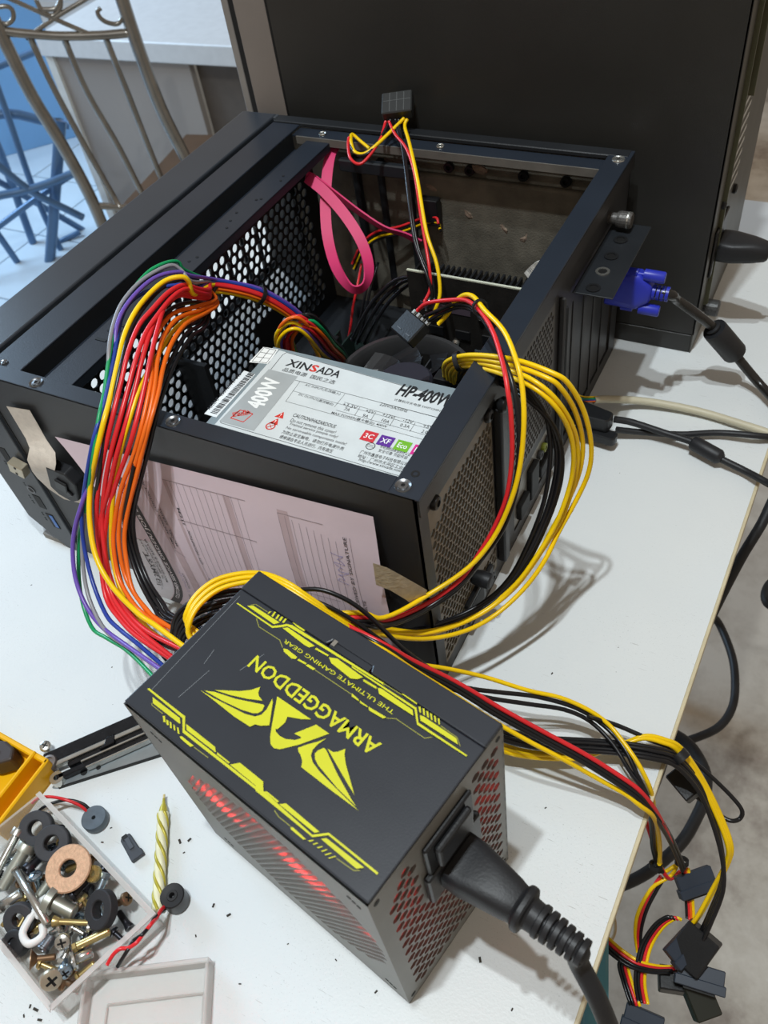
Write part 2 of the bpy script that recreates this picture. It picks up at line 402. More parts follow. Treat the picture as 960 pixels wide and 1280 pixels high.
# outer bracket plate over the slots, sticking out of the rear wall
br = MB(); br.box(D + 0.001, D + 0.0275, 0.2260, 0.3150, 0.1385, 0.1395)
bro = br.build('slot_bracket', M_steel_black, cs, 0.0003)
for q, yb in enumerate((0.2335, 0.2530, 0.2720, 0.2930)):
    MB(TR(D + 0.0125, yb, 0.1395)).ring([(0.0030, 0), (0.0048, 0.0), (0.0048, 0.0007), (0.0030, 0.0007)], 14).build('hole_rim', M_plastic if q != 1 else M_chrome, bro)
    MB(TR(D + 0.0125, yb, 0.1396)).lathe([(0.0030, 0), (0.0030, 0.0002)], 12).build('hole', M_port, bro)
MB(frame((D + 0.006, 0.3055, 0.1475), (0, 1, 0), (0, 0, 1))).lathe([(0.0040, -0.006), (0.0040, 0.0), (0.0052, 0.0), (0.0056, 0.002), (0.0056, 0.009), (0.005, 0.010)], 18).build('thumb_screw', mat('knurled_steel', '#5f5d5b', 0.5, 0.5, 0.35, 900), cs)
MB(frame((D + 0.0125, 0.3055, 0.1475), (0, 1, 0), (0, 0, 1))).ring([(0.0050, 0.0), (0.0058, 0.0005), (0.0058, 0.0015), (0.005, 0.002)], 16).build('thumb_screw_collar', M_chrome, cs)

# front of the chassis
MB().box(0.0, 0.026, 0.0112, W - 0.0105, H - 0.0022, H - 0.0008).build('front_flange', M_strip, cs, 0.0004)
MB().box(0.0248, 0.026, 0.0112, W - 0.0235, H - 0.016, H - 0.002).build('front_flange_lip', M_steel_dark, cs)
fp = MB(); fp.box(0.0395, 0.061, 0.0112, W - 0.024, H - 0.0075, H - 0.0062); fp.box(0.0260, 0.0395, 0.0112, W - 0.024, H - 0.0165, H - 0.0150)
fp.box(0.0395, 0.0405, 0.0112, W - 0.024, H - 0.0160, H - 0.0065); fp.box(0.0598, 0.061, 0.0112, W - 0.024, H - 0.013, H - 0.0065)
fpo = fp.build('drive_bay_rail', M_strip, cs, 0.0003)
for x, y, a, b in ((0.049, 0.058, 0.0085, 0.0024), (0.0505, 0.0745, 0.0085, 0.0024)):
    MB().box(x - a / 2, x + a / 2, y - b / 2, y + b / 2, H - 0.0063, H - 0.0058).build('slot', M_port, fpo)
for x, y in [(0.047 + k * 0.004, 0.0675 + k * 0.001) for k in range(4)] + [(0.052, 0.195), (0.049, 0.204), (0.047, 0.215), (0.0515, 0.235), (0.0545, 0.237), (0.0545, 0.265), (0.0525, 0.272), (0.051, 0.150), (0.0535, 0.156)]:
    MB(TR(x, y, H - 0.0062)).lathe([(0.0011, 0), (0.0011, 0.0003)], 8).build('hole', M_port, fpo)
# perforated front wall
MB(frame((0.034, 0.014, 0.012), (0, 1, 0), (0, 0, 1))).perf(0.322, 0.142, 0.0088, 0.0034, T, lambda x, y: 0.03 < x < 0.305 and 0.010 < y < 0.136 and not (0.20 < x < 0.235 and y < 0.05), sides=12).build('perforated_front_wall', M_steel_black, cs)
# drive cage rails low in the front
for k in range(2):
    MB().box(0.036, 0.062, 0.02 + k * 0.10, 0.024 + k * 0.10, 0.02, 0.10).build('cage_plate', M_steel_dark, cs)
MB().box(0.062, 0.075, 0.02, 0.16, 0.030, 0.0312).build('cage_shelf', M_steel_dark, cs)
# countersunk screws round the rim
M_scr = mat('dark_screw_steel', '#77787a', 0.3, 0.85, 0.2)
def rim_screw(x, y, z=H + 0.0002, r=0.0034, m=M_scr):
    o = MB(TR(x, y, z)).ring([(r, 0), (r * 1.28, 0.0001), (r * 1.2, 0.0007), (r, 0.0004), (r * 0.75, -0.0002), (r * 0.7, 0.0006), (r * 0.32, 0.0007), (r * 0.30, 0.0001)], 18).build('screw', m, cs, smooth_=True)
    MB(TR(x, y, z)).lathe([(r * 0.3, 0), (r * 0.3, 0.0002)], 6).build('socket', M_port, o)
for x, y in ((0.046, 0.0052), (0.148, 0.0055), (0.287, 0.0062)): rim_screw(x, y)
for x, y in ((0.017, W - 0.0165), (0.051, W - 0.0165), (0.155, W - 0.016)): rim_screw(x, y, H - 0.0033, 0.0025, M_chrome)
rim_screw(0.2905, W - 0.0145, H + 0.0002, 0.0036, M_chrome); rim_screw(0.010, 0.0140, H - 0.0008, 0.0022); rim_screw(-0.0015 + 0.004, 0.0055, H + 0.0002, 0.0026)
MB(TR(0.2890, 0.0155, H)).ring([(0.0012, 0), (0.0023, 0), (0.0023, 0.0003), (0.0012, 0.0003)], 12).build('hole_rim', M_plastic, cs)
# outer screws of the power supply on the rear wall
for y, z, s_ in ((0.0175, 0.1525, 1.0), (0.0865, 0.1515, 1.0), (0.0795, 0.0150, 1.0)):
    o = MB(RW @ TR(y, z, 0)).lathe([(0.0042 * s_, 0), (0.0042 * s_, 0.0012), (0.0036 * s_, 0.0026), (0.002, 0.0030), (0.0019, 0.0018)], 16).build('screw', M_plastic, cs, smooth_=True)
MB(RW @ TR(0.056, 0.0445, 0)).lathe([(0.0045, 0), (0.0055, 0.004), (0.0052, 0.011), (0.004, 0.012)], 14).build('knob', M_plastic_soft, cs, smooth_=True)
MB(RW @ TR(0.0245, 0.1585, 0)).lathe([(0.0024, 0), (0.0024, 0.0002)], 10).build('hole', M_port, cs)
# power inlet of the mounted power supply, low on the rear wall
MB(RW).box(0.040, 0.066, 0.014, 0.034, -0.0005, 0.0035).build('power_inlet', M_plastic, cs, 0.0008)
MB(RW).box(0.044, 0.062, 0.017, 0.031, 0.0020, 0.0037).build('inlet_cavity', M_port, cs)
MB(RW).box(0.066, 0.080, 0.018, 0.030, 0, 0.003).build('rocker_switch', M_plastic_soft, cs, 0.0008)

# ---- front bezel
NB = frame((0, -0.0022, 0), (1, 0, 0), (0, 0, 1))      # near face of the bezel: local x, local y = up, z towards -y
bz_poly = [(-0.0012, 0.0), (-0.016, 0.0), (-0.041, 0.027), (-0.043, 0.10), (-0.0385, H - 0.003), (-0.036, H), (-0.0012, H)]
bz = MB(NB).prism(bz_poly, -0.0065, 0.0).build('bezel', M_bezel, cs, 0.0005)
MB(NB @ TR(0, 0, -(W + 0.004))).prism(bz_poly, -0.0065 + 0.0065, 0.0065).build('bezel_end', M_bezel, cs, 0.0005)
MB().box(-0.0375, -0.0035, 0.004, W + 0.001, H - 0.004, H + 0.0006).build('bezel_top_strip', mat('bezel_strip_plastic', '#31363d', 0.30, 0, 0.05, 20, 0.05, 900), cs, 0.0012, seg=2)
MB().box(-0.0035, 0.0, 0.0, W, H - 0.013, H - 0.010).build('bezel_groove', M_port, cs)
for k in range(8):
    y = 0.036 + k * 0.0115 + (k % 3) * 0.003
    MB().box(-0.0032, -0.0012, y, y + 0.006, H - 0.0102, H - 0.0058).build('snap_tab', M_chrome if k % 2 else M_bezel, cs)
lat = MB()
for k in range(14):
    y = 0.02 + k * 0.024
    lat.box(-0.0415, -0.0395, y, y + 0.004, 0.02, H - 0.004)
lat.box(-0.0415, -0.0395, 0.004, W, 0.020, 0.030); lat.box(-0.0415, -0.0395, 0.004, W, 0.088, 0.094)
lat.build('bezel_lattice', M_bezel, cs)
# ports in the bezel's near face
MB(NB).box(-0.0230, -0.0165, 0.0905, 0.1045, 0, 0.0003).build('usb_port', M_port, bz)
MB(NB).box(-0.0180, -0.0112, 0.0455, 0.0590, 0, 0.0003).build('usb_port', M_port, bz)
u3 = MB(NB).box(-0.0160, -0.0090, 0.0245, 0.0400, 0, 0.0003).build('usb_port', M_port, bz, label='blue-tongued port')
MB(NB).box(-0.0128, -0.0096, 0.0258, 0.0388, 0, 0.0006).build('usb_tongue', mat('usb_blue', '#3d74c4', 0.4), bz)
MB(NB @ TR(-0.0150, 0.0650, 0)).ring([(0.0018, -0.0005), (0.0036, 0), (0.0036, 0.0006), (0.0024, 0.0006)], 14).build('audio_jack_rim', mat('jack_rim_grey', '#6d7076', 0.4), bz)
MB(NB @ TR(-0.0150, 0.0650, 0)).lathe([(0.0022, 0), (0.0022, 0.0004)], 12).build('audio_jack', M_port, bz)
pm = MB()
for x, z in ((-0.021, 0.0355), (-0.021, 0.0300), (-0.0235, 0.053), (-0.0235, 0.0475), (-0.0200, 0.0675), (-0.0265, 0.0865)):
    for a in (0, 0.0022): pm.box(x, x + 0.0014, z + a, z + a + 0.0010, 0, 0.0002, NB)
pm.build('port_symbols', mat('port_symbol_grey', '#23262a', 0.5), bz)
MB(frame((0, 0, 0), (1, 0, 0), (0, 1, 0))).box(-0.040, -0.010, -0.001, 0.02, 0.0, 0.0052).build('rubber_foot', mat('foot_grey', '#8e8a84', 0.7), cs)
# thin panel gap lines on the near wall
MB().box(0.0, 0.0012, -0.0004, 0.0012, 0.0, H - 0.002).build('panel_gap', M_port, cs)

# ---- motherboard and what stands on it
pcb = thing('motherboard', 'dark printed circuit board screwed to the tray inside the open case', 'motherboard', (0.17, 0.20, 0.008))
M_pcb = mat('dark_green_circuit_board', '#1c2a26', 0.45, 0, 0.3, 120, 0.2, 600)
MB().box(-0.098, 0.118, -0.085, 0.085, -0.0008, 0.0008).build('board', M_pcb, pcb)
for k in range(2):
    MB().box(-0.085 + k * 0.012, -0.079 + k * 0.012, -0.07, 0.06, 0.0008, 0.008).build('memory_slot', mat('slot_blue', '#24384e', 0.4), pcb, 0.0004)
    MB().box(-0.0828 + k * 0.012, -0.0815 + k * 0.012, -0.066, 0.056, 0.006, 0.034).build('memory_module', M_pcb, pcb)
for k in range(16):
    x = RN.uniform(-0.05, 0.10); y = RN.uniform(-0.06, 0.075)
    c_ = MB(TR(x, y, 0.0008)).lathe([(0.003, 0), (0.003, 0.010), (0.0026, 0.0105)], 10).build('capacitor', M_plastic if k % 3 else mat('cap_blue', '#2f4b78', 0.4), pcb, smooth_=True)
for x, y, a, b in ((0.02, 0.055, 0.022, 0.02), (-0.05, 0.02, 0.014, 0.014), (0.07, -0.02, 0.02, 0.012)):
    MB().box(x, x + a, y, y + b, 0.0008, 0.003).build('chip', M_plastic, pcb, 0.0004)
for k in range(3):
    MB().box(0.0, 0.085, 0.030 + k * 0.02, 0.037 + k * 0.02, 0.0008, 0.012).build('expansion_slot', mat('slot_dark', '#22252c', 0.4), pcb, 0.0004)
MB().box(-0.098, -0.070, -0.085, -0.075, 0.0008, 0.014).build('power_socket', mat('socket_cream', '#b4a98c', 0.5), pcb, 0.0005)

# processor cooler with a round shroud
cl = thing('processor_cooler', 'round black processor cooler fan half hidden behind the labelled power supply', 'cooler', (.1951,.1729,.009))
M_cool = mat('cooler_plastic', '#232427', 0.35, 0, 0.15, 50)
MB().ring([(0.046, 0.062), (0.049, 0.064), (0.0500, 0.074), (0.0485, 0.0765), (0.0450, 0.0770), (0.0435, 0.074), (0.0435, 0.062)], 40).build('shroud_ring', mat('cooler_ring_plastic', '#3b3b3c', 0.3, 0, 0.1, 50), cl, smooth_=True)
MB().lathe([(0.020, 0.060), (0.020, 0.072), (0.018, 0.074), (0.0, 0.0742)], 24).build('hub', mat('cooler_hub', '#33333d', 0.35), cl, smooth_=True)
for k in range(9):
    a = k * 2 * PI / 9; b = MB(RZ(a)); v = []; f = []
    for i in range(5):
        r = 0.019 + i * 0.0058; tw = 0.12 * i
        for z, da in ((0.0715, 0), (0.0625, 0.42)):
            an = tw + da; v.append((r * math.cos(an), r * math.sin(an), z))
        if i: f.append((2 * i - 2, 2 * i, 2 * i + 1, 2 * i - 1))
    v2 = [(p[0], p[1], p[2] - 0.001) for p in v]; n_ = len(v); f2 = [tuple(q + n_ for q in t[::-1]) for t in f]
    b.add(v + v2, f + f2); b.build('blade', M_cool, cl)
for k in range(36):
    a = k * PI / 18; MB(RZ(a)).box(0.017, 0.043, -0.0005, 0.0005, 0.012, 0.060).build('fin', mat('cooler_fin_aluminium', '#6d7076', 0.4, 0.8), cl)
MB().lathe([(0.017, 0.0), (0.017, 0.060)], 20).build('core', mat('cooler_core', '#54575c', 0.4, 0.8), cl)

# graphics card standing in its slot, fins on the far side
gx0, gy = 0.163, 0.25
gc = thing('graphics_card', 'graphics card with a finned black heatsink standing in its slot', 'graphics card', (0.21, gy, 0.010))
G = TR(-0.21, -gy, -0.010)
MB(G).box(gx0, 0.290, gy, gy + 0.0016, 0.022, 0.1165).build('board', mat('card_board_dark', '#242220', 0.5, 0, 0.25, 90, 0.2, 500), gc)
MB(G).box(gx0, 0.290, gy - 0.0001, gy + 0.0018, 0.1165, 0.1175).build('board_edge', mat('card_edge_pale', '#c9cbb8', 0.5), gc)
MB(G).box(gx0 + 0.002, 0.285, gy + 0.0016, gy + 0.005, 0.040, 0.112).build('heatsink_base', M_plastic, gc)
for k in range(26):
    x = gx0 + 0.004 + k * 0.0044
    MB(G).box(x, x + 0.0016, gy + 0.005, gy + 0.017, 0.040, 0.1155).build('heatsink_fin', M_plastic, gc)
for x, z, r in ((0.2555, 0.105, 0.0035), (0.236, 0.078, 0.003), (0.222, 0.088, 0.0026), (0.200, 0.060, 0.003), (0.274, 0.066, 0.003), (0.181, 0.095, 0.002)):
    MB(G @ frame((x, gy, z), (1, 0, 0), (0, 0, 1))).lathe([(r, 0), (r, 0.002), (r * 0.5, 0.0035), (r * 0.45, 0.001)], 12).build('spring_screw', M_chrome, gc, smooth_=True)
MB(G).box(0.215, 0.240, gy - 0.0004, gy, 0.050, 0.056).build('sticker', mat('card_sticker', '#5f6a72', 0.4), gc)
MB(G).box(0.172, 0.213, gy - 0.0004, gy, 0.086, 0.092).build('sticker', mat('card_sticker_mauve', '#554a55', 0.5), gc)
for k in range(4):
    MB(G).box(0.178 + k * 0.022, 0.190 + k * 0.022, gy - 0.0014, gy, 0.064, 0.072).build('chip', M_plastic, gc, 0.0003)
# grey ribbon lead on the card
MB().ribbon([(.2559,.262,.1166),(.2606,.262,.1227),(.2668,.264,.1264),(.2743,.27,.115)], 0.016, 0.0012, [(0, 0.2, 1)] * 4).build('ribbon_cable', mat('pale_ribbon', '#c9c6bf', 0.5, 0, 0.2, 300), None)
tag(bpy.data.objects['ribbon_cable'], 'short pale grey ribbon cable beside the heatsink fins', 'cable')
# dust lumps and screw bosses on the base wall
M_lint = mat('grey_lint', '#8d7b6c', 0.9, 0, 0.3, 300, 0.6, 600)
for i, (px_, ang) in enumerate(zip([(.1709,.3475,.1108),(.2017,.3475,.1019),(.2193,.3475,.0961),(.1823,.3475,.149),(.1404,.3475,.1289)], (0.6, 0.9, -0.8, 0.2, 0.4))):
    bm_ = bmesh.new(); bmesh.ops.create_icosphere(bm_, subdivisions=2, radius=0.0042)
    for v_ in bm_.verts: v_.co = Vector((v_.co.x * 1.5, v_.co.y * 0.6, v_.co.z * 0.8)) * (1 + 0.55 * (RN.random() - 0.5))
    me = bpy.data.meshes.new('dust_clump'); bm_.to_mesh(me); bm_.free(); me.materials.append(M_lint)
    o = bpy.data.objects.new('dust_clump', me); col.objects.link(o); o.location = px_; o.rotation_euler = (0, ang, 0); o.parent = cs
for p in [(.1731,.35,.1461),(.2171,.35,.1467),(.2503,.35,.1462),(.1727,.35,.083),(.1554,.35,.1467)]:
    MB(frame(p, (1, 0, 0), (0, 0, 1))).ring([(0.0020, 0), (0.0042, 0), (0.0040, 0.003), (0.0020, 0.003)], 14).build('screw_boss', M_plastic, cs, smooth_=True)
    MB(frame(p, (1, 0, 0), (0, 0, 1))).lathe([(0.0020, 0), (0.0020, 0.001)], 10).build('boss_hole', M_port, cs)
# lower bracket bars on the base wall near the front
for x in (0.068, 0.092, 0.118):
    MB().box(x, x + 0.006, W - 0.010, W - 0.0035, 0.02, 0.148).build('bracket_bar', M_steel_dark, cs, 0.001)
MB().box(0.070, 0.140, W - 0.030, W - 0.024, 0.146, 0.156).build('bracket_shelf', M_steel_black, cs, 0.001)

# ---------------------------------------------------------------- the power supply mounted in the case
ip = thing('mounted_power_supply', 'silver power supply with a white specification label mounted in the open case', 'power supply', (0.226, 0.049, 0.010))
I = TR(-0.226, -0.049, -0.010)
ZT = 0.1600
M_isteel = mat('pale_blue_galvanised_steel', '#97a7ae', 0.35, 0.45, 0.08, 40)
MB(I).box(0.1545, 0.2945, 0.0065, 0.0930, 0.010, ZT).build('housing', M_isteel, ip, 0.0006)
MB(I).box(0.150, 0.1545, 0.030, 0.060, 0.05, 0.10).build('cable_gland', M_plastic, ip, 0.001)
lb = MB(I).prism([(.16054,.09065),(.29023,.08267),(.28169,.01961),(.16078,.02122)], ZT, ZT + 0.0002).build('label', mat('silvery_white_label', '#d4dadb', 0.4, 0.1, 0.05, 60, 0.12, 500), ip)
LZ = ZT + 0.00028; lz2 = ZT + 0.00036
M_ink = mat('black_print', '#1d1f22', 0.5); M_inkg = mat('grey_print_panel', '#a3a8a9', 0.45); M_inkw = mat('white_print', '#eef0ee', 0.45)
M_inkr = mat('red_print', '#cc3328', 0.45)
def on_label(fn, name, m, parent=lb):
    mb = MB(I); fn(mb); return mb.build(name, m, parent)
def ln(mb, pts, wd=0.00025, z=LZ): strip2(mb, pts, wd, z)
Qp = {}
def _outer(mb):
    ln(mb, [(.16608,.09003),(.29235,.08204)], 0.0003); ln(mb, [(.16608,.09003),(.16494,.08725),(.16641,.05391),(.16194,.0251),(.16354,.02357),(.27996,.02132)], 0.0003)
    ln(mb, [(.1815,.06943),(.29506,.06706)])
on_label(_outer, 'border_lines', M_ink)
on_label(lambda mb: flat(mb, [(.1643,.07289),(.18447,.07269),(.18515,.02434),(.16188,.02438)], LZ), 'grey_panel', M_inkg)
on_label(lambda mb: letter(mb, '400W', (.1801,.04123), (.17732,.06728), 0.0115, lz2, 0.035), 'lettering', M_inkw)
def _stamp(mb):
    a = [(.16655,.0288),(.17549,.02845),(.17704,.03594),(.16804,.03635)]
    for i in range(4): ln(mb, [a[i], a[(i + 1) % 4]], 0.0006, lz2)
    letter(mb, '匠心', (.1675,.02982), (.1749,.0359), 0.004, lz2, 0.02)
    letter(mb, '品质', (.16977,.03132), (.17609,.03491), 0.003, lz2, 0.02)
on_label(_stamp, 'red_stamp', M_inkr)
def _maker(mb):
    letter(mb, 'XIN', (.17163,.07918), (.1873,.07895), 0.0062, LZ, 0.02)
    letter(mb, 'ADA', (.19261,.07919), (.20777,.07895), 0.0062, LZ, 0.02)
on_label(_maker, 'lettering', M_ink)
on_label(lambda mb: letter(mb, 'S', (.18775,.0791), (.19261,.07919), 0.0062, LZ, 0.03), 'lettering', M_inkr)
def _small(mb):
    t = [("品质电源  国民之选", "352,463 417,480", 0.0034, 0.004), ("HP-400WS", "493,493 568,511", 0.0104, 0.03), ("计算机开关电源 SWITCHING POWER", "492,500 572,520", 0.0020, 0.0),
         ("AC INPUT(交流输入)", "380,482 424,494", 0.0024, 0), ("220V/5A/50Hz", "474,506 508,515", 0.0025, 0), ("DC OUTPUT(直流输出)", "372,494 415,507", 0.0024, 0),
         ("+3.3V", "427,506 445,511", 0.0024, 0), ("+5V", "456,514 466,517", 0.0024, 0), ("+12V", "477,519 491,523", 0.0024, 0), ("-12V", "503,526 515,529", 0.0024, 0), ("+5Vsb", "528,533 546,538", 0.0024, 0),
         ("7A", "429,512 436,514", 0.0024, 0), ("9A", "452,520 459,522", 0.0024, 0), ("10A", "476,526 485,529", 0.0024, 0), ("0.3A", "499,532 511,535", 0.0024, 0), ("2.0A", "526,540 537,543", 0.0024, 0),
         ("MAX POWER(最大输出): 400W", "413,517 482,535", 0.0026, 0.004),
         ("CAUTION/HAZARDOUS", "365,520 418,535", 0.0028, 0.012), ("Do not remove this cover!", "362,526 418,542", 0.0026, 0), ("Trained service people only!", "360,531 420,548", 0.0026, 0), ("No serviceable components inside!", "356,536 431,557", 0.0026, 0),
         ("为防止发生触电，请勿打开电源外壳", "351,541 428,563", 0.0028, 0.004), ("维修请由专业人员进行，内有高压", "348,547 414,566", 0.0028, 0.004),
         ("本电源经国家强制性认证", "474,559 512,570", 0.0024, 0), ("安全可靠 节能环保", "472,564 508,574", 0.0024, 0),
         ("广州市鑫盛电子科技有限公司", "449,566 508,582", 0.0027, 0.002), ("地址：广州市天河区工业园", "446,571 507,588", 0.0026, 0.002), ("http://www.xinsada.com", "447,576 500,591", 0.0026, 0.002)]
    pos = [[(.17255,.07407),(.20835,.07322)],[(.24557,.07642),(.28179,.07637)],[(.24726,.07207),(.28572,.07168)],[(.19256,.06643),(.21621,.06571)],[(.24148,.0659),(.25832,.06553)],[(.19336,.05793),(.21666,.05665)],[(.22149,.05902),(.23077,.05874)],[(.23635,.0586),(.24146,.05832)],[(.24664,.05876),(.2536,.05848)],[(.25937,.05849),(.26509,.0585)],[(.27142,.05809),(.27993,.05782)],[(.22429,.0558),(.2279,.05567)],[(.23651,.05455),(.24005,.05443)],[(.24829,.05461),(.25286,.05421)],[(.25942,.05452),(.26511,.05455)],[(.27248,.05389),(.27764,.05378)],[(.21909,.05055),(.25335,.05041)],[(.19951,.04167),(.22695,.0411)],[(.20029,.03782),(.22913,.03724)],[(.20115,.03472),(.2318,.03426)],[(.20116,.03134),(.23899,.03101)],[(.20073,.02784),(.23954,.02739)],[(.2015,.02413),(.23477,.02377)],[(.25685,.03615),(.27474,.03572)],[(.25743,.03321),(.27421,.03307)],[(.24883,.02885),(.27623,.02893)],[(.24904,.0258),(.27735,.02572)],[(.25084,.02334),(.27542,.02322)]]
    for (s, _, h, b), (p, q) in zip(t, pos): letter(mb, s, p, q, h, LZ, b, 0.15 if s.startswith('HP') else 0)
on_label(_small, 'lettering', M_ink)
def _grid(mb):
    for l in [[(.18809,.06939),(.28218,.06713)],[(.18809,.06939),(.18926,.05149)],[(.18926,.05149),(.28112,.04927)],[(.18849,.06065),(.28465,.05756)],[(.21859,.06796),(.21828,.05651)],[(.22147,.06182),(.27995,.05978)],[(.22045,.05448),(.27855,.05282)],[(.23194,.06122),(.23243,.05381)],[(.24223,.06063),(.24261,.0533)],[(.25397,.06063),(.25453,.05281)],[(.26644,.05963),(.2666,.05246)]]: ln(mb, l, 0.0002)
on_label(_grid, 'rating_table', M_ink)
for hx, s in (('#c8323a', '3C'), ('#5b2d8e', 'XF'), ('#6fae2c', 'Eco'), ('#cf2a86', 'PC')):
    k = ('#c8323a', '#5b2d8e', '#6fae2c', '#cf2a86').index(hx)
    c0 = Vector((.2437,.04568)); dx = Vector((.25512,.0432)) - Vector((.24487,.04347))
    o0 = c0 + dx * (k * 0.98); p4 = [(o0.x + a, o0.y + b) for a, b in ((0, 0), (0.0082, 0), (0.0082, -0.0075), (0, -0.0075))]
    bo = MB(I).prism(p4, LZ, LZ + 0.0001).build('badge', mat('badge_' + hx, hx, 0.45), lb)
    on_label(lambda mb: letter(mb, s, (o0.x + 0.0014, o0.y - 0.0056), (o0.x + 0.0068, o0.y - 0.0056), 0.0036, LZ + 0.0002, 0.01), 'lettering', M_inkw)
for c3 in [(.19274,.0407),(.19254,.0351)]:
    MB(I).prism([(c3[0] - 0.0028, c3[1] - 0.0024), (c3[0] + 0.0028, c3[1] - 0.0024), (c3[0] + 0.0004, c3[1] + 0.0026)], LZ, LZ + 0.00005).build('warning_triangle', M_inkr, lb)
    on_label(lambda mb: letter(mb, '!', (c3[0] - 0.0002, c3[1] - 0.0019), (c3[0] + 0.0004, c3[1] - 0.0019), 0.003, LZ + 0.0001), 'lettering', M_inkw)
c3 = (.19206,.03084)
MB(I @ TR(c3[0], c3[1], LZ)).ring([(0.0022, 0), (0.0029, 0), (0.0029, 0.00005), (0.0022, 0.00005)], 20).build('prohibition_ring', M_inkr, lb)
on_label(lambda mb: (ln(mb, [(c3[0] - 0.0018, c3[1] - 0.0018), (c3[0] + 0.0018, c3[1] + 0.0018)], 0.0005), ln(mb, [(c3[0] - 0.0016, c3[1] + 0.0016), (c3[0] + 0.0016, c3[1] - 0.0016)], 0.0003)), 'prohibition_bar', M_inkr)
c3 = (.25189,.03564)
MB(I @ TR(c3[0], c3[1], LZ)).ring([(0.0022, 0), (0.0026, 0), (0.0026, 0.00005), (0.0022, 0.00005)], 20).build('approval_ring', M_ink, lb)
on_label(lambda mb: letter(mb, 'CCC', (c3[0] - 0.0018, c3[1] - 0.0008), (c3[0] + 0.0018, c3[1] - 0.0008), 0.0018, LZ), 'lettering', M_ink)
# barcode sticker and a dated grid sticker beside the label
st = MB(I).prism([(.15036,.06711),(.15881,.06644),(.15815,.02657),(.14962,.02678)], ZT, ZT + 0.0002).build('barcode_sticker', mat('white_sticker', '#dfe3e4', 0.5), ip)
def _bars(mb):
    a, b, c, d = [Vector(p) for p in [(.15424,.06646),(.15835,.06628),(.15691,.02754),(.15253,.02743)]]
    t = 0.0
    while t < 0.97:
        wd = RN.choice((0.008, 0.012, 0.02)); p = a.lerp(d, t); q = b.lerp(c, t); p2 = a.lerp(d, t + wd); q2 = b.lerp(c, t + wd)
        flat(mb, [tuple(p), tuple(q), tuple(q2), tuple(p2)], LZ); t += wd + RN.choice((0.010, 0.016))
on_label(_bars, 'barcode', M_ink, st)
on_label(lambda mb: letter(mb, 'AK0AP 480161927645', (.15096,.03044), (.15085,.06379), 0.0026, LZ, 0.004), 'lettering', M_ink, st)
gs = MB(I).prism([(.14919,.09026),(.15964,.09117),(.16097,.07725),(.14874,.07482)], ZT, ZT + 0.0002).build('grid_sticker', M_inkw, ip)
def _g(mb):
    a, b, c, d = [Vector(p) for p in [(.15011,.08973),(.15862,.09003),(.15961,.07759),(.15022,.07609)]]
    for i in range(4):
        ln(mb, [a.lerp(d, i / 3), b.lerp(c, i / 3)], 0.0003); 
    for i in range(3): ln(mb, [a.lerp(b, i / 2), d.lerp(c, i / 2)], 0.0003)
on_label(_g, 'grid_lines', M_ink, gs)

# ---------------------------------------------------------------- the gaming power supply standing on the bench
PX, PY, PYAW = .217, -.1354, -.2082
ps = thing('gaming_power_supply', 'black gaming power supply with yellow printed logo standing on the bench', 'power supply', (PX, PY, 0), PYAW)
PM = TR(PX, PY, 0) @ RZ(PYAW)
def pw(x, y, z): return tuple(PM @ Vector((x, y, z)))
L_, B_, H_ = 0.140, 0.086, 0.150
M_ptop = mat('satin_charcoal_paint', '#2c2f35', 0.33, 0, 0.05, 25, 0.04, 1500, rvar=0.04)
M_pgrey = mat('grey_coated_steel', '#83837f', 0.45, 0.25, 0.06, 40, 0.06, 900)
M_pin = mat('inner_dark', '#0e0c0c', 0.7)
# cover: top sheet with lip, far side, end
MB().box(0.0, L_, 0.0008, 0.0735, H_ - 0.0012, H_).build('top_cover', M_ptop, ps, 0.0008, seg=2)
MB().prism([(0, 0.0735), (0.055, 0.0735), (0.0565, 0.0765), (0.0795, 0.0765), (0.081, 0.0735), (L_, 0.0735), (L_, B_), (0, B_)], H_ - 0.0012, H_ + 0.0009).build('cover_lip', M_ptop, ps, 0.0007, seg=2)
MB().box(0.0565, 0.0795, 0.0735, 0.0768, H_ - 0.0012, H_ + 0.0001).build('lip_notch', M_ptop, ps)
MB().box(0.0572, 0.0592, 0.0742, 0.0772, H_, H_ + 0.0012).build('bright_tab', M_chrome, ps)
MB().box(0.0, L_, B_ - 0.0012, B_, 0.0, H_ - 0.001).build('far_cover', M_ptop, ps)
be = MB(); be.box(0, 0.0012, 0, B_, 0, 0.085); be.box(0, 0.0012, 0, 0.02, 0.085, H_ - 0.0012); be.box(0, 0.0012, 0.07, B_, 0.085, H_ - 0.0012); be.box(0, 0.0012, 0.02, 0.07, 0.138, H_ - 0.0012)
be.build('cable_end_wall', M_ptop, ps)
MB().box(0, L_, 0, B_, 0, 0.0012).build('base_sheet', M_pgrey, ps)
# fan face (y = 0)
FF = frame((0, 0, 0), (1, 0, 0), (0, 0, 1)) @ TR(0, 0, -0.0012)
ff = MB(FF).perf(L_, H_ - 0.0012, 0.0038, 0.00165, 0.0012, lambda x, y: (x - 0.076) ** 2 + (y - 0.076) ** 2 < 0.0595 ** 2).build('fan_grille', M_pgrey, ps)
for x, z in ((0.013, 0.136), (0.129, 0.138), (0.013, 0.012), (0.128, 0.014)):
    for k in range(3):
        MB(FF @ TR(x + k * 0.0022, z - k * 0.0012, 0.0012)).lathe([(0.0011, 0), (0.0011, 0.0002)], 8).build('screw_slot', M_port, ps)
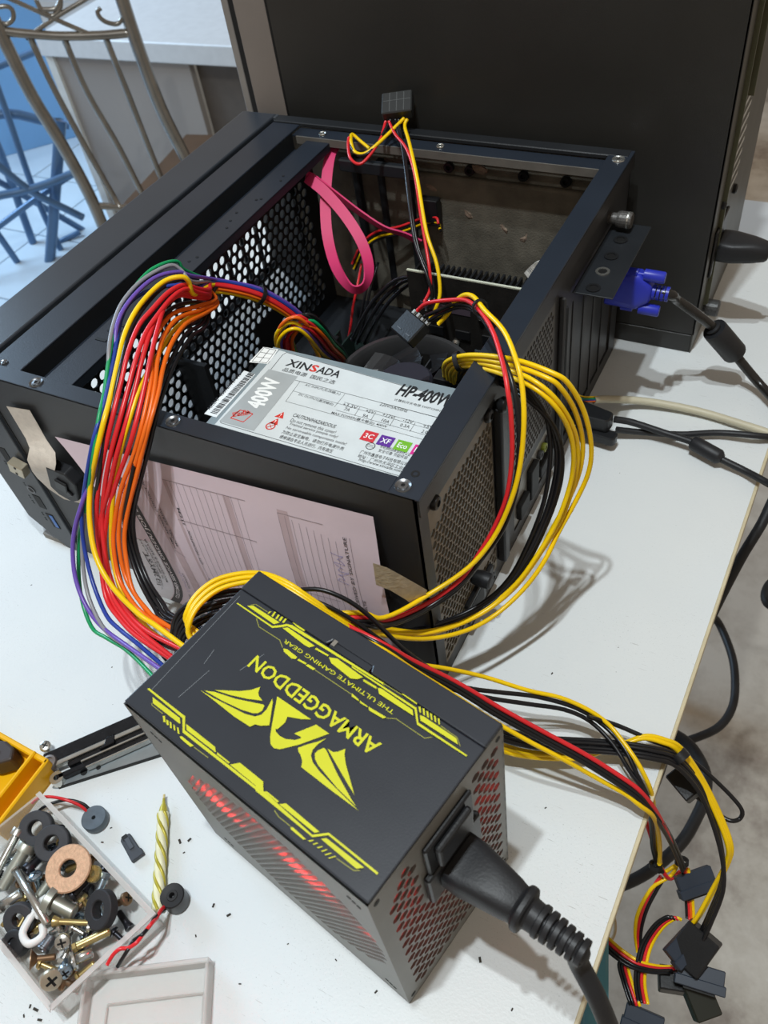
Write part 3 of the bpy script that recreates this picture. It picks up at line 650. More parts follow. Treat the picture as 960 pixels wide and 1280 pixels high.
# socket face (x = L)
SF = frame((L_, 0, 0), (0, 1, 0), (0, 0, 1)) @ TR(0, 0, -0.0012)
MB(SF).perf(B_, H_ - 0.0012, 0.0066, 0.0029, 0.0012, lambda x, y: 0.007 < x < 0.081 and 0.007 < y < 0.139 and not (0.026 < x < 0.064 and y > 0.084) and not (x < 0.014 and y > 0.126)).build('vent_face', M_pgrey, ps)
for y, z in ((0.004, 0.006), (0.082, 0.006), (0.082, 0.144), (0.004, 0.143)):
    MB(SF @ TR(y, z, 0.0012)).lathe([(0.0016, 0), (0.0016, 0.0002)], 8).build('screw_hole', M_port, ps)
# socket surround
so = MB(SF).box(0.027, 0.063, 0.086, 0.112, 0.0012, 0.0045); so.box(0.0295, 0.0605, 0.1120, 0.1375, 0.0012, 0.0035)
so.build('socket_surround', M_plastic, ps, 0.0008)
MB(SF).box(0.034, 0.056, 0.117, 0.134, 0.0035, 0.0068).build('rocker_switch', M_plastic, ps, 0.0012, seg=2)
# inside: fan with red lamps
MB().box(0.006, 0.120, 0.030, 0.080, 0.006, 0.120).build('circuit_block', M_pin, ps)
for z, y, hx in ((0.128, 0.020, '#c8741a'), (0.118, 0.030, '#b8681a')):
    MB().cyl((0.118, y, z), (0.130, y, z), 0.006, n=14).build('coil', mat('orange_coil', hx, 0.5), ps)
FC = frame((0.076, 0.004, 0.076), (1, 0, 0), (0, 0, 1))
M_redp = mat('glowing_red_plastic', '#a01018', 0.35, 0, 0.1, 60, emit='#ff1018', es=0.3)  # emission stands in for LED light spreading through the frame
MB(FC).ring([(0.0555, 0.0), (0.061, 0.0), (0.061, -0.024), (0.0555, -0.024)], 48).build('fan_frame', M_redp, ps)
MB(FC @ TR(0, 0, -0.012)).lathe([(0.0, -0.010), (0.019, -0.010), (0.019, 0.008), (0.017, 0.0095), (0, 0.0096)], 24).build('fan_hub', M_pin, ps)
M_bl = mat('smoky_red_blade', '#4a1216', 0.35)
for k in range(9):
    a_ = k * 2 * PI / 9; v = []; f = []
    for i in range(5):
        r = 0.018 + i * 0.009; tw = 0.1 * i
        for z, da in ((-0.004, 0), (-0.018, 0.5)): v.append((r * math.cos(tw + da), r * math.sin(tw + da), z))
        if i: f += [(2 * i - 2, 2 * i, 2 * i + 1, 2 * i - 1)]
    n_ = len(v); f += [tuple(q + n_ for q in t_[::-1]) for t_ in f]; v += [(p[0], p[1], p[2] - 0.001) for p in v]
    MB(FC @ RZ(a_)).add(v, f).build('fan_blade', M_bl, ps)
for ang in (52, 118, 165, 20, 90):
    a_ = math.radians(ang); p = (0.0582 * math.cos(a_), 0.0582 * math.sin(a_), 0.0)
    MB(FC @ TR(*p)).lathe([(0.0022, 0.0), (0.0022, 0.0012), (0.0012, 0.002)], 10).build('red_led', mat('red_led', '#ff2a10', 0.3, emit='#ff1408', es=22), ps)
for ang in (60, 130):
    a_ = math.radians(ang); q = PM @ FC @ Vector((0.045 * math.cos(a_), 0.045 * math.sin(a_), -0.004))
    l = bpy.data.lights.new('red_fan_glow', 'POINT'); l.energy = 0.16; l.color = (1, 0.03, 0.03); l.shadow_soft_size = 0.004
    lo = bpy.data.objects.new('red_fan_glow', l); col.objects.link(lo); lo.location = q
q = PM @ Vector((0.12, 0.06, 0.125))
l = bpy.data.lights.new('red_vent_glow', 'POINT'); l.energy = 0.022; l.color = (1, 0.03, 0.03); l.shadow_soft_size = 0.004
lo = bpy.data.objects.new('red_vent_glow', l); col.objects.link(lo); lo.location = q
# printed graphics on the top sheet
M_yel = mat('yellow_print', '#cbca1c', 0.45, 0, 0.05); zP = H_ + 0.00015
lg = MB()
for poly in [[(.02459,.02422),(.03248,.02497),(.04944,.0277),(.05387,.02931),(.05548,.03153),(.0556,.03456),(.05478,.03729),(.05401,.03974),(.05556,.03839),(.06174,.02993),(.05878,.02762),(.05646,.02672),(.0554,.02468),(.04611,.02404),(.03386,.02425)],[(.02637,.02523),(.03054,.02735),(.04072,.03042),(.05271,.0355),(.0535,.03529),(.05428,.03309),(.05355,.03115),(.05184,.02995),(.04657,.0282),(.03651,.02634)],[(.02985,.02801),(.03942,.03402),(.04322,.03736),(.04551,.04078),(.04673,.03835),(.04833,.03721),(.05108,.03657),(.04489,.03334),(.03727,.03025)],[(.05496,.04175),(.07434,.04227),(.07063,.03986),(.06522,.03733),(.06624,.03483),(.06578,.03088),(.06498,.03031),(.06596,.02953),(.06861,.02909),(.07153,.02951),(.07516,.03147),(.0766,.03343),(.07632,.03396),(.07284,.03336),(.07766,.04174),(.08482,.04188),(.07786,.03091),(.07274,.02479),(.07043,.02375),(.06801,.02419),(.06548,.02656),(.0617,.03183)],[(.07851,.02963),(.08045,.03276),(.08343,.03654),(.08533,.03975),(.08417,.03572),(.08405,.03257),(.08515,.03031),(.08767,.0286),(.09279,.02732),(.10094,.02621),(.1155,.02447),(.10264,.02428),(.08523,.02435),(.08395,.02643),(.08134,.02809),(.07985,.02854)],[(.08588,.03184),(.08602,.03367),(.08722,.03586),(.08855,.03579),(.09895,.03079),(.11087,.02602),(.11377,.02514),(.10284,.02634),(.09026,.02897),(.08767,.0301)],[(.08879,.03646),(.09169,.03672),(.09313,.03804),(.09467,.04067),(.09604,.03861),(.09914,.03585),(.10537,.03153),(.11022,.02817),(.10439,.03034),(.09599,.03359)]]:
    flat(lg, poly, zP)
lg.build('wing_emblem', M_yel, ps)
lt = MB()
letter(lt, 'ARMAGGEDDON', (.10549,.05119), (.03303,.05163), 0.0068, zP, 0.018)
letter(lt, 'THE ULTIMATE GAMING GEAR', (.10063,.06561), (.03775,.06503), 0.0019, zP, 0.006)
lt.build('lettering', M_yel, ps)
st_ = MB()
for poly in [[(.00446,.06607),(.00465,.06666),(.02772,.06666),(.03064,.06919),(.03245,.0712),(.03515,.07227),(.08857,.07309),(.08918,.07234),(.03501,.07074),(.0336,.07055),(.03172,.06861),(.02849,.06586)],[(.00987,.06799),(.01207,.06971),(.02935,.06997),(.02772,.06776)],[(.03255,.06853),(.03449,.07017),(.05131,.0699),(.04972,.06775),(.04683,.06756)],[(.03415,.07334),(.03677,.07391),(.04214,.07354),(.04181,.07277),(.0379,.07271)],[(.0527,.06948),(.05999,.06993),(.05972,.06912),(.05248,.0686)],[(.06061,.06902),(.06406,.07068),(.0795,.07001),(.07806,.06782),(.07542,.06648),(.06349,.06743)],[(.08055,.06955),(.08781,.06974),(.08753,.06896),(.08065,.06864)],[(.04036,.06079),(.04217,.06151),(.04872,.06112),(.04868,.05985),(.04701,.05912),(.04182,.0597)],[(.04998,.06086),(.0545,.06121),(.05429,.06035),(.04983,.05993)],[(.05522,.06119),(.05956,.06136),(.05909,.06023),(.05476,.06006)],[(.021,.07042),(.02107,.07181),(.02186,.07212),(.02179,.07051)],[(.0237,.07023),(.02311,.07286),(.02396,.0731),(.02461,.07041)],[(.02598,.07045),(.02554,.07282),(.02645,.07299),(.02696,.07055)],[(.02806,.07053),(.02762,.07289),(.0286,.07311),(.02917,.07072)],[(.03013,.07061),(.0299,.0731),(.0308,.07327),(.03117,.07087)]]: flat(st_, poly, zP)
for poly in [[(.07193,.07145),(.10721,.07166),(.11191,.06688),(.13612,.06682),(.13615,.06615),(.11192,.06579),(.1069,.0707),(.07245,.07084)],[(.08808,.06963),(.08976,.07027),(.10641,.06998),(.10839,.06805),(.09035,.06775)],[(.11036,.0698),(.11206,.07027),(.12859,.07013),(.13052,.06835),(.11204,.06806)],[(.0804,.06951),(.08721,.0698),(.0875,.069),(.08031,.0689)],[(.07365,.06943),(.07914,.06966),(.07803,.06786),(.07587,.06683)],[(.0979,.07319),(.09913,.0739),(.10613,.07351),(.1062,.07297)],[(.09043,.06059),(.09967,.06115),(.09892,.05988),(.09184,.05933)],[(.08563,.06062),(.08999,.0605),(.09038,.06003),(.08645,.05983)],[(.08059,.0613),(.08494,.06074),(.08546,.06012),(.08162,.0601)],[(.10736,.07273),(.10823,.07305),(.10999,.07102),(.10946,.0708)],[(.10924,.07309),(.11017,.07322),(.11213,.07091),(.11134,.07087)],[(.11123,.07301),(.11216,.07314),(.11408,.07096),(.11332,.07087)],[(.1131,.07299),(.11402,.07313),(.11604,.07089),(.11522,.07089)],[(.11512,.07302),(.11592,.07314),(.11785,.07109),(.11707,.07104)],[(.11701,.07304),(.11796,.07313),(.1196,.07109),(.11902,.07097)]]: flat(st_, poly, zP + 0.0003)
for poly in [[(.00428,.01074),(.00454,.01151),(.02861,.01175),(.03333,.00729),(.08471,.00783),(.08334,.00683),(.03341,.006),(.0282,.01048)],[(.00945,.00951),(.02727,.00982),(.0295,.00817),(.02894,.00794),(.01188,.00761)],[(.03169,.00957),(.04983,.00967),(.05193,.00811),(.03399,.00776)],[(.05233,.00855),(.05996,.00858),(.05979,.00794),(.05287,.00779)],[(.06063,.00794),(.06342,.01092),(.07695,.0109),(.07963,.00818),(.07873,.00788)],[(.03398,.00404),(.03454,.0046),(.04208,.00468),(.04118,.00349),(.03477,.00359)],[(.08007,.00814),(.08041,.0086),(.08403,.00853),(.08463,.00792),(.08091,.00768)],[(.02031,.00612),(.02109,.00667),(.02367,.00485),(.02279,.00439)],[(.0229,.00592),(.02418,.00602),(.02592,.00467),(.02495,.0043)],[(.02495,.00616),(.02608,.00615),(.02821,.00445),(.02734,.00424)],[(.02725,.00618),(.02832,.00613),(.03038,.00464),(.02942,.00452)],[(.02954,.0062),(.0305,.00632),(.03304,.00472),(.03214,.00447)]]: flat(st_, poly, zP)
for poly in [[(.07577,.0078),(.08021,.00816),(.10727,.00699),(.11177,.01129),(.13614,.01124),(.1362,.01036),(.11227,.01048),(.10788,.00632),(.07722,.00634)],[(.07283,.01074),(.07707,.01054),(.07978,.0082),(.07908,.00769),(.07619,.00738)],[(.08045,.00833),(.08114,.00883),(.08786,.00878),(.08749,.00795)],[(.08865,.00796),(.09073,.00982),(.10874,.0094),(.10745,.00799)],[(.11096,.00774),(.11253,.00922),(.13088,.00945),(.12883,.00743)],[(.0984,.00414),(.09947,.0046),(.10648,.00424),(.10568,.00352),(.09937,.00351)],[(.1073,.00438),(.10874,.00577),(.10914,.00573),(.10819,.00438)],[(.10959,.00443),(.11076,.00595),(.11119,.00587),(.11024,.00452)],[(.11178,.00442),(.11307,.00603),(.11354,.00598),(.11242,.00451)],[(.11395,.00441),(.11522,.00619),(.11569,.00614),(.11463,.00445)],[(.11589,.00423),(.11738,.00617),(.11793,.00619),(.11656,.00428)],[(.11782,.00406),(.11945,.00622),(.11999,.00625),(.11842,.00419)]]: flat(st_, poly, zP + 0.0003)
st_.build('stripe_graphics', M_yel, ps)
th = MB()
for pts in [[(.01858,.06542),(.02285,.06279),(.03597,.06308),(.03981,.06094)],[(.05953,.06083),(.08057,.061)],[(.01086,.06923),(.01253,.07093),(.02021,.07101)],[(.09979,.06101),(.10309,.06305),(.11791,.06302),(.12004,.0651)],[(.08847,.07185),(.08877,.07284),(.09798,.0731)],[(.11992,.07111),(.12847,.07075),(.13158,.06841)],[(.01136,.00724),(.01243,.00675),(.01953,.0068)],[(.04242,.00437),(.05085,.00468)],[(.08863,.00517),(.09174,.00435),(.0978,.00438)],[(.12038,.00596),(.12828,.00646),(.13017,.00786)]]: th = MB(); strip2(th, pts, 0.00035, zP); th.build('thin_outline', mat('dull_yellow_print', '#8f8d35', 0.5), ps)
scm = MB()
for pts in [[(.0062,.01184),(.00265,.07017)],[(.016,.03436),(.01438,.04233)],[(.01914,.01612),(.02058,.03356)],[(.03202,.0415),(.03516,.0536)]]: strip2(scm, pts, 0.0003, zP - 0.00006)
scm.build('scratches', mat('scratch_grey', '#6c6f73', 0.5), ps)

# ---------------------------------------------------------------- mains plug and cord in its socket
pk = thing('mains_cord', 'thick black mains cord plugged into the gaming power supply', 'power cord', pw(0.14, 0.045, 0))
PK = PM @ TR(L_ + 0.003, 0.045, 0.099)           # x outwards
PKI = TR(*(-Vector(pw(0.14, 0.045, 0)))) @ PK
pb = MB(PKI @ RY(PI / 2))                        # local z outwards, x = down
def sect(mb, rows):
    v = []; f = []; n = 16
    for z, hx, hy, r in rows:
        for k in range(n):
            a_ = 2 * PI * k / n + PI / 16; cx = math.cos(a_); sy = math.sin(a_); p = r
            v.append((hx * math.copysign(abs(cx) ** p, cx), hy * math.copysign(abs(sy) ** p, sy), z))
    for i in range(len(rows) - 1):
        for k in range(n): f.append((i * n + k, i * n + (k + 1) % n, (i + 1) * n + (k + 1) % n, (i + 1) * n + k))
    f += [tuple(range(n))[::-1], tuple((len(rows) - 1) * n + k for k in range(n))]
    mb.add(v, f)
sect(pb, [(0.0, 0.0078, 0.0118, 0.4), (0.008, 0.0078, 0.0118, 0.4), (0.011, 0.0086, 0.0112, 0.45), (0.027, 0.0080, 0.0088, 0.6), (0.031, 0.0072, 0.0078, 0.7), (0.032, 0.0092, 0.0096, 0.7), (0.035, 0.0092, 0.0096, 0.7), (0.036, 0.0068, 0.0068, 1.0), (0.041, 0.0064, 0.0064, 1)])
pb.build('plug', M_plastic_soft, pk, 0.0006, smooth_=True)
for k in range(6):
    z = 0.040 + k * 0.0037; s_ = 1 if k % 2 else -1; r = 0.0072 - k * 0.0003
    b_ = MB(PKI @ RY(PI / 2) @ TR(0, 0, z)); b_.ring([(0.0045, 0), (r, 0), (r, 0.0026), (0.0045, 0.0026)], 14)
    b_.build('strain_relief_rib', M_plastic_soft, pk, 0.0003, smooth_=True)
o_ = Vector(pw(0.14, 0.045, 0))
cpts = [PKI @ Vector((x, 0, 0)) for x in (0.034, 0.045, 0.058)] + [Vector(p) - o_ for p in [(.4233,-.1326,.083),(.4336,-.1383,.068),(.4431,-.1432,.045),(.456,-.1488,.0),(.4749,-.1538,-.08)]]
MB().tube(cpts, 0.0042, 14, 8).build('cord', M_plastic_soft, pk, smooth_='all')

# ---------------------------------------------------------------- upright tower behind
tw = thing('computer_tower', 'large black computer tower standing upright behind the open case', 'computer case', (0.16, 0.46, 0))
TW = TR(-0.16, -0.46, 0)
M_tp = mat('tower_satin_black', '#2b2a28', 0.33, 0, 0.08, 18, 0.12, 1300, rvar=0.05)
ty = 0.3668
MB(TW).box(0.0, 0.357, ty, ty + 0.0012, 0.018, 0.43).build('side_panel', M_tp, tw, 0.0003)
MB(TW).box(-0.008, 0.0, ty, ty + 0.0012, 0.018, 0.43).build('panel_gap', M_port, tw)
MB(TW).box(-0.0325, -0.0012, ty - 0.0004, ty + 0.17, 0.012, 0.435).build('front_bezel', mat('tower_bezel_sheen_plastic', '#7d756f', 0.32, 0, 0.06, 20, 0.08, 900), tw, 0.001)  # reflected light is put into the lighter bezel colour
MB(TW).box(-0.046, -0.0385, ty + 0.002, ty + 0.165, 0.0, 0.435).build('front_fascia', mat('tower_fascia_grey', '#8a8682', 0.35, 0.2), tw, 0.001)
MB(TW).box(-0.0385, -0.0325, ty + 0.002, ty + 0.165, 0.0, 0.435).build('fascia_groove', M_port, tw)
MB(TW).box(0.0, 0.3555, ty, ty + 0.17, 0.0, 0.0172).build('base_rail', M_tp, tw, 0.0006)
MB(TW).box(0.0, 0.3555, ty + 0.0012, ty + 0.17, 0.0172, 0.43).build('chassis', M_steel_dark, tw)
MB(TW).box(-0.03, 0.356, ty, ty + 0.17, 0.43, 0.438).build('top_panel', M_tp, tw)
# rear of the tower, x = 0.356
TRW = TW @ frame((0.3557, ty, 0), (0, 1, 0), (0, 0, 1))
MB(TRW).box(0.0, 0.17, 0.0, 0.43, -0.0002, 0.0008).build('rear_panel', mat('tower_rear_grey', '#55544f', 0.45, 0.4, 0.15), tw)
for k in range(9):
    MB(TRW).box(0.030, 0.075, 0.118 + k * 0.009, 0.1215 + k * 0.009, 0.0008, 0.0016).build('vent_slat', M_chrome, tw)
MB(TRW).box(0.026, 0.028, 0.03, 0.43, 0.0008, 0.004).build('rear_rib', mat('rib_olive', '#5b5a45', 0.4, 0.4), tw)
MB(TRW).box(0.045, 0.048, 0.19, 0.43, 0.0008, 0.006).build('rear_rib', mat('rib_olive', '#5b5a45', 0.4, 0.4), tw)
MB(TRW @ TR(0.030, 0.026, 0)).lathe([(0.004, 0), (0.004, 0.003), (0.0068, 0.003), (0.0068, 0.012), (0.006, 0.013)], 18).build('thumb_screw', mat('grey_knurled', '#4f4f4f', 0.5, 0.6, 0.4, 900), tw)
for y, z in ((0.028, 0.118), (0.075, 0.106)):
    MB(TRW @ TR(y, z, 0)).lathe([(0.0038, 0), (0.0038, 0.003), (0.0025, 0.004)], 14).build('screw', M_plastic, tw, smooth_=True)
MB(TRW).box(0.018, 0.060, 0.060, 0.100, 0.0008, 0.003).build('power_inlet', M_plastic, tw, 0.0008)
tk = thing('tower_power_cord', 'black mains plug in the back of the upright tower', 'power cord', (0.36, 0.405, 0.07))
tb_ = MB(frame((0, 0.0, 0.008), (0, 1, 0), (0, 0, 1)))
sect(tb_, [(-0.001, 0.0135, 0.0085, 0.4), (0.010, 0.0135, 0.0085, 0.4), (0.024, 0.0095, 0.0085, 0.5), (0.034, 0.0075, 0.0070, 0.7), (0.036, 0.006, 0.006, 1)])
tb_.build('plug', M_plastic_soft, tk, 0.0006, smooth_=True)
MB().tube([(0.033, 0, 0.008), (0.05, 0.002, 0.007), (0.08, 0.01, 0.0), (0.12, 0.03, -0.06), (0.14, 0.05, -0.3)], 0.0042, 12, 6).build('cord', M_plastic_soft, tk, smooth_='all')

# ---------------------------------------------------------------- cable looms (every wire a part)
def loom(name, label, cat, loc=(0, 0, 0)):
    return thing(name, label, cat, loc)
def tie(parent, p, d, r, w_=0.0028, m=None):
    q = Vector(d).to_track_quat('Z', 'Y').to_matrix().to_4x4()
    MB(TR(*p) @ q).ring([(r, -w_ / 2), (r + 0.0010, -w_ / 2), (r + 0.0010, w_ / 2), (r, w_ / 2)], 14).build('cable_tie', m or M_plastic, parent, smooth_=True)
def block(parent, name, M, sx, sy, sz, m=None, bev=0.0006, ribs=0, label=None):
    o = MB(M).box(-sx / 2, sx / 2, -sy / 2, sy / 2, -sz / 2, sz / 2).build(name, m or M_plastic, parent, bev, label=label)
    for k in range(ribs):
        x = -sx / 2 + (k + 0.5) * sx / ribs
        MB(M).box(x - 0.0004, x + 0.0004, -sy / 2, sy / 2, sz / 2, sz / 2 + 0.0006).build('ridge', m or M_plastic, parent)
    return o

# ---- main motherboard loom: from the gaming supply over the near rim into the case
ml = loom('motherboard_power_cable', 'multicoloured wire loom arching from the gaming power supply over the open case rim', 'cable')
INC = [(.0865,.1301,.166), (.1017,.1539,.146), (.1151,.1711,.118), (.116,.1837,.085), (.1012,.2052,.05)]
def ex_(i, n):                                     # where a wire leaves the supply
    t = i / max(n - 1, 1)
    return [pw(-0.014, 0.024 + 0.036 * t, 0.104 + 0.012 * math.sin(i * 2.1)), pw(0.006, 0.026 + 0.034 * t, 0.106 + 0.01 * math.sin(i * 2.1))]
main = [
 ('yellow', 0.00150, [(.1033,.0942,.186),(.1063,.0903,.198),(.1046,.0871,.203),(.0984,.0777,.204),(.0982,.056,.203),(.103,.0352,.2),(.1102,.016,.194),(.1168,-.0034,.186),(.1207,-.0163,.181),(.1185,-.0292,.166),(.112,-.0363,.148),(.1159,-.0486,.136),(.1261,-.0621,.124),(.1422,-.0715,.116),(.1639,-.0784,.112),(.1771,-.0803,.11)], 4),
 ('green', 0.00115, [(.0866,.1098,.19),(.0858,.1066,.198),(.0845,.0953,.203),(.0826,.0817,.204),(.0864,.0582,.203),(.0935,.0376,.2),(.1029,.0172,.194),(.1101,-.0002,.186),(.1159,-.0147,.181),(.1172,-.0297,.166),(.1066,-.0407,.136),(.1007,-.0521,.116),(.1041,-.0696,.092),(.1197,-.0835,.082),(.1358,-.0871,.084),(.1595,-.092,.09)], 0),
 ('purple', 0.00125, [(.0945,.1057,.19),(.0942,.0957,.199),(.0903,.0796,.204),(.0907,.0563,.204),(.0957,.0369,.201),(.1025,.0209,.19),(.1098,.0039,.178),(.1144,-.0138,.168),(.1116,-.0295,.154),(.1064,-.044,.138),(.1012,-.052,.124),(.1006,-.06,.112),(.1065,-.0698,.102),(.1177,-.0784,.094),(.1329,-.0845,.09),(.1582,-.0904,.094)], 1),
 ('grey', 0.00120, [(.0983,.1006,.19),(.0933,.0997,.198),(.0896,.095,.203),(.0858,.075,.205),(.0874,.0537,.204),(.0934,.0361,.201),(.101,.0205,.196),(.1095,.0035,.184),(.1128,-.0087,.172),(.1117,-.025,.156),(.1058,-.0397,.136),(.1043,-.051,.12),(.1079,-.0627,.106),(.1182,-.0749,.096),(.1361,-.0855,.09),(.1617,-.0911,.094)], 1),
 ('blue', 0.00120, [(.0968,.1037,.182),(.0994,.0911,.194),(.0902,.0755,.199),(.0881,.0601,.201),(.0927,.0436,.2),(.1044,.019,.193),(.1136,-.0055,.184),(.117,-.021,.177),(.1143,-.0297,.165),(.1062,-.0399,.141),(.1054,-.047,.13),(.1074,-.056,.114),(.1184,-.0681,.102),(.1346,-.0795,.096),(.1484,-.0842,.096),(.1679,-.0891,.098)], 2),
 ('red', 0.00135, [(.0979,.1133,.176),(.1022,.1,.186),(.1042,.0878,.197),(.1059,.073,.202),(.1083,.0543,.203),(.1095,.0398,.202),(.1144,.0222,.198),(.1185,.0076,.191),(.1231,-.0106,.182),(.1212,-.025,.166),(.116,-.0341,.148),(.114,-.0437,.13),(.118,-.0549,.114),(.1287,-.0708,.1),(.1447,-.0792,.098),(.1665,-.0862,.1)], 3),
 ('red', 0.00135, [(.0976,.1126,.174),(.1034,.099,.184),(.1057,.0871,.195),(.1088,.0719,.2),(.1138,.0519,.202),(.1168,.0359,.201),(.1211,.0191,.196),(.1242,.0051,.189),(.127,-.011,.18),(.1247,-.0237,.166),(.1195,-.0328,.148),(.1172,-.0425,.13),(.1216,-.0544,.115),(.1317,-.0682,.102),(.151,-.0781,.1),(.1733,-.0853,.102)], 3),
 ('red', 0.00135, [(.0969,.1128,.172),(.1017,.0974,.183),(.1049,.0826,.195),(.1096,.064,.2),(.1217,.0404,.201),(.1291,.0217,.196),(.1331,.0066,.188),(.1367,-.0112,.178),(.1336,-.0196,.167),(.1257,-.0293,.15),(.1196,-.0406,.131),(.1195,-.0507,.117),(.1286,-.0628,.105),(.1471,-.0741,.101),(.17,-.082,.103)], 4),
 ('red', 0.00135, [(.0961,.1128,.17),(.1011,.0961,.182),(.1037,.0804,.194),(.1095,.059,.199),(.1183,.0377,.2),(.1235,.0212,.195),(.1272,.0058,.187),(.1299,-.0103,.178),(.1279,-.0234,.165),(.122,-.0328,.147),(.1161,-.0433,.129),(.1184,-.0565,.111),(.1321,-.0705,.099),(.1549,-.0812,.098),(.1776,-.0872,.101)], 3),
 ('orange', 0.00130, [(.0967,.1173,.166),(.1022,.0967,.176),(.1071,.069,.19),(.1163,.0449,.195),(.125,.028,.194),(.1324,.0156,.19),(.1372,.0019,.184),(.1393,-.0106,.176),(.136,-.0194,.164),(.1288,-.0293,.148),(.1243,-.0398,.13),(.1253,-.0493,.118),(.1332,-.0606,.106),(.1501,-.0702,.102),(.1683,-.0755,.103)], 5),
 ('orange', 0.00130, [(.0965,.1166,.164),(.1034,.0957,.174),(.1105,.0681,.188),(.1207,.0439,.194),(.1292,.0271,.193),(.1356,.0145,.189),(.1408,.0003,.183),(.142,-.0118,.175),(.1387,-.0206,.163),(.1317,-.0292,.147),(.127,-.0388,.13),(.1285,-.0481,.118),(.136,-.0583,.106),(.1518,-.0672,.102),(.1701,-.0736,.103)], 6),
 ('orange', 0.00130, [(.0964,.1177,.162),(.1057,.095,.172),(.1141,.0693,.184),(.1244,.0445,.19),(.1333,.0252,.19),(.1392,.0111,.186),(.1428,-.002,.181),(.1426,-.0128,.172),(.1398,-.0233,.158),(.1338,-.033,.14),(.1318,-.0427,.126),(.1345,-.0508,.116),(.1446,-.0632,.106),(.1583,-.0699,.103),(.1735,-.0744,.103)], 6),
 ('yellow', 0.00140, [(.0941,.1163,.16),(.1029,.0912,.174),(.1107,.0642,.184),(.1214,.0373,.189),(.1257,.0181,.188),(.1282,.0074,.186),(.1305,-.0057,.18),(.1296,-.0172,.17),(.1252,-.0265,.154),(.1223,-.0379,.134),(.1217,-.0498,.112),(.1357,-.065,.1),(.1589,-.0762,.098),(.1785,-.0818,.1)], 4),
 ('black', 0.00130, [(.0946,.113,.166),(.0987,.0932,.18),(.1055,.0706,.192),(.1128,.0462,.196),(.12,.0257,.194),(.1244,.0092,.188),(.127,-.0063,.18),(.1265,-.0194,.168),(.1219,-.0305,.146),(.1209,-.0419,.124),(.128,-.0562,.104),(.147,-.0707,.098),(.1733,-.0825,.098)], 4),
 ('black', 0.00130, [(.0915,.1111,.182),(.0946,.0999,.192),(.0942,.0816,.198),(.0982,.0581,.2),(.1046,.0363,.199),(.1143,.0137,.194),(.1184,-.0038,.184),(.1211,-.0171,.176),(.1198,-.0284,.162),(.1132,-.0388,.138),(.1126,-.0517,.11),(.1272,-.0668,.094),(.1532,-.0782,.092),(.1773,-.0863,.094)], 2),
 ('black', 0.00125, [(.1034,.092,.17),(.1132,.0662,.182),(.1237,.0407,.187),(.1306,.0223,.186),(.137,.0027,.181),(.1386,-.0118,.171),(.1372,-.0243,.158),(.1321,-.0336,.14),(.1307,-.0396,.129),(.1336,-.0468,.116),(.145,-.0571,.106),(.1612,-.0669,.102),(.1754,-.0726,.103)], 7),
 ('black', 0.00125, [(.1052,.092,.168),(.1158,.0666,.18),(.1265,.0413,.185),(.1332,.0214,.184),(.1397,.0022,.18),(.1407,-.0121,.169),(.1384,-.0239,.155),(.1332,-.0326,.138),(.1321,-.0394,.126),(.1356,-.0461,.114),(.1468,-.0556,.105),(.1623,-.0647,.102),(.1758,-.0702,.103)], 7),
 ('black', 0.00125, [(.1065,.0927,.166),(.1183,.0669,.178),(.1284,.0416,.183),(.135,.0217,.182),(.1415,.0024,.178),(.1429,-.0124,.167),(.1396,-.0236,.152),(.1351,-.0325,.136),(.1349,-.0397,.124),(.1385,-.0464,.112),(.1493,-.055,.104),(.1642,-.0627,.102),(.1765,-.0682,.103)], 7)]
for i, (c_, r_, pts, e) in enumerate(main):
    a_ = 2 * PI * i / len(main); rr_ = 0.0016 + 0.0030 * ((i * 7) % 5) / 5
    off = Vector((0.2, math.cos(a_), math.sin(a_))) * rr_
    inn = [tuple(Vector(p) + off) for p in INC][::-1]
    wire(ml, c_, inn + pts + ex_(e, 8), r_, 5)
tie(ml, INC[1], Vector(INC[2]) - Vector(INC[0]), 0.0056)
block(ml, 'tie_head', TR(INC[1][0] - 0.001, INC[1][1] - 0.004, INC[1][2] - 0.006), 0.003, 0.003, 0.004)
block(ml, 'connector', TR(*INC[4]) @ RZ(0.1), 0.012, 0.05, 0.016)

# ---- the mounted supply's own loom: curls out beside its far corner
il = loom('curled_power_cable', 'short curl of red yellow orange wires behind the mounted power supply', 'cable')
for k, c_ in enumerate(('yellow', 'yellow', 'orange', 'purple', 'grey', 'red', 'red', 'red', 'black', 'orange', 'green', 'black')):
    j = k * 0.0016
    base = [(.1319,.1229,.12),(.1355,.1176,.138),(.1404,.1148,.15),(.1471,.1174,.157),(.1528,.1215,.156),(.1552,.1278,.144),(.15,.1423,.122),(.1367,.1698,.09),(.1155,.2036,.05)]
    jx = RN.uniform(-0.0015, 0.0015)
    wire(il, c_, [(p[0] + 0.35 * j + jx, p[1] + 0.55 * j, p[2] - 0.15 * j + 0.004 * (k % 3) - 0.004) for p in base], 0.0012, 5)

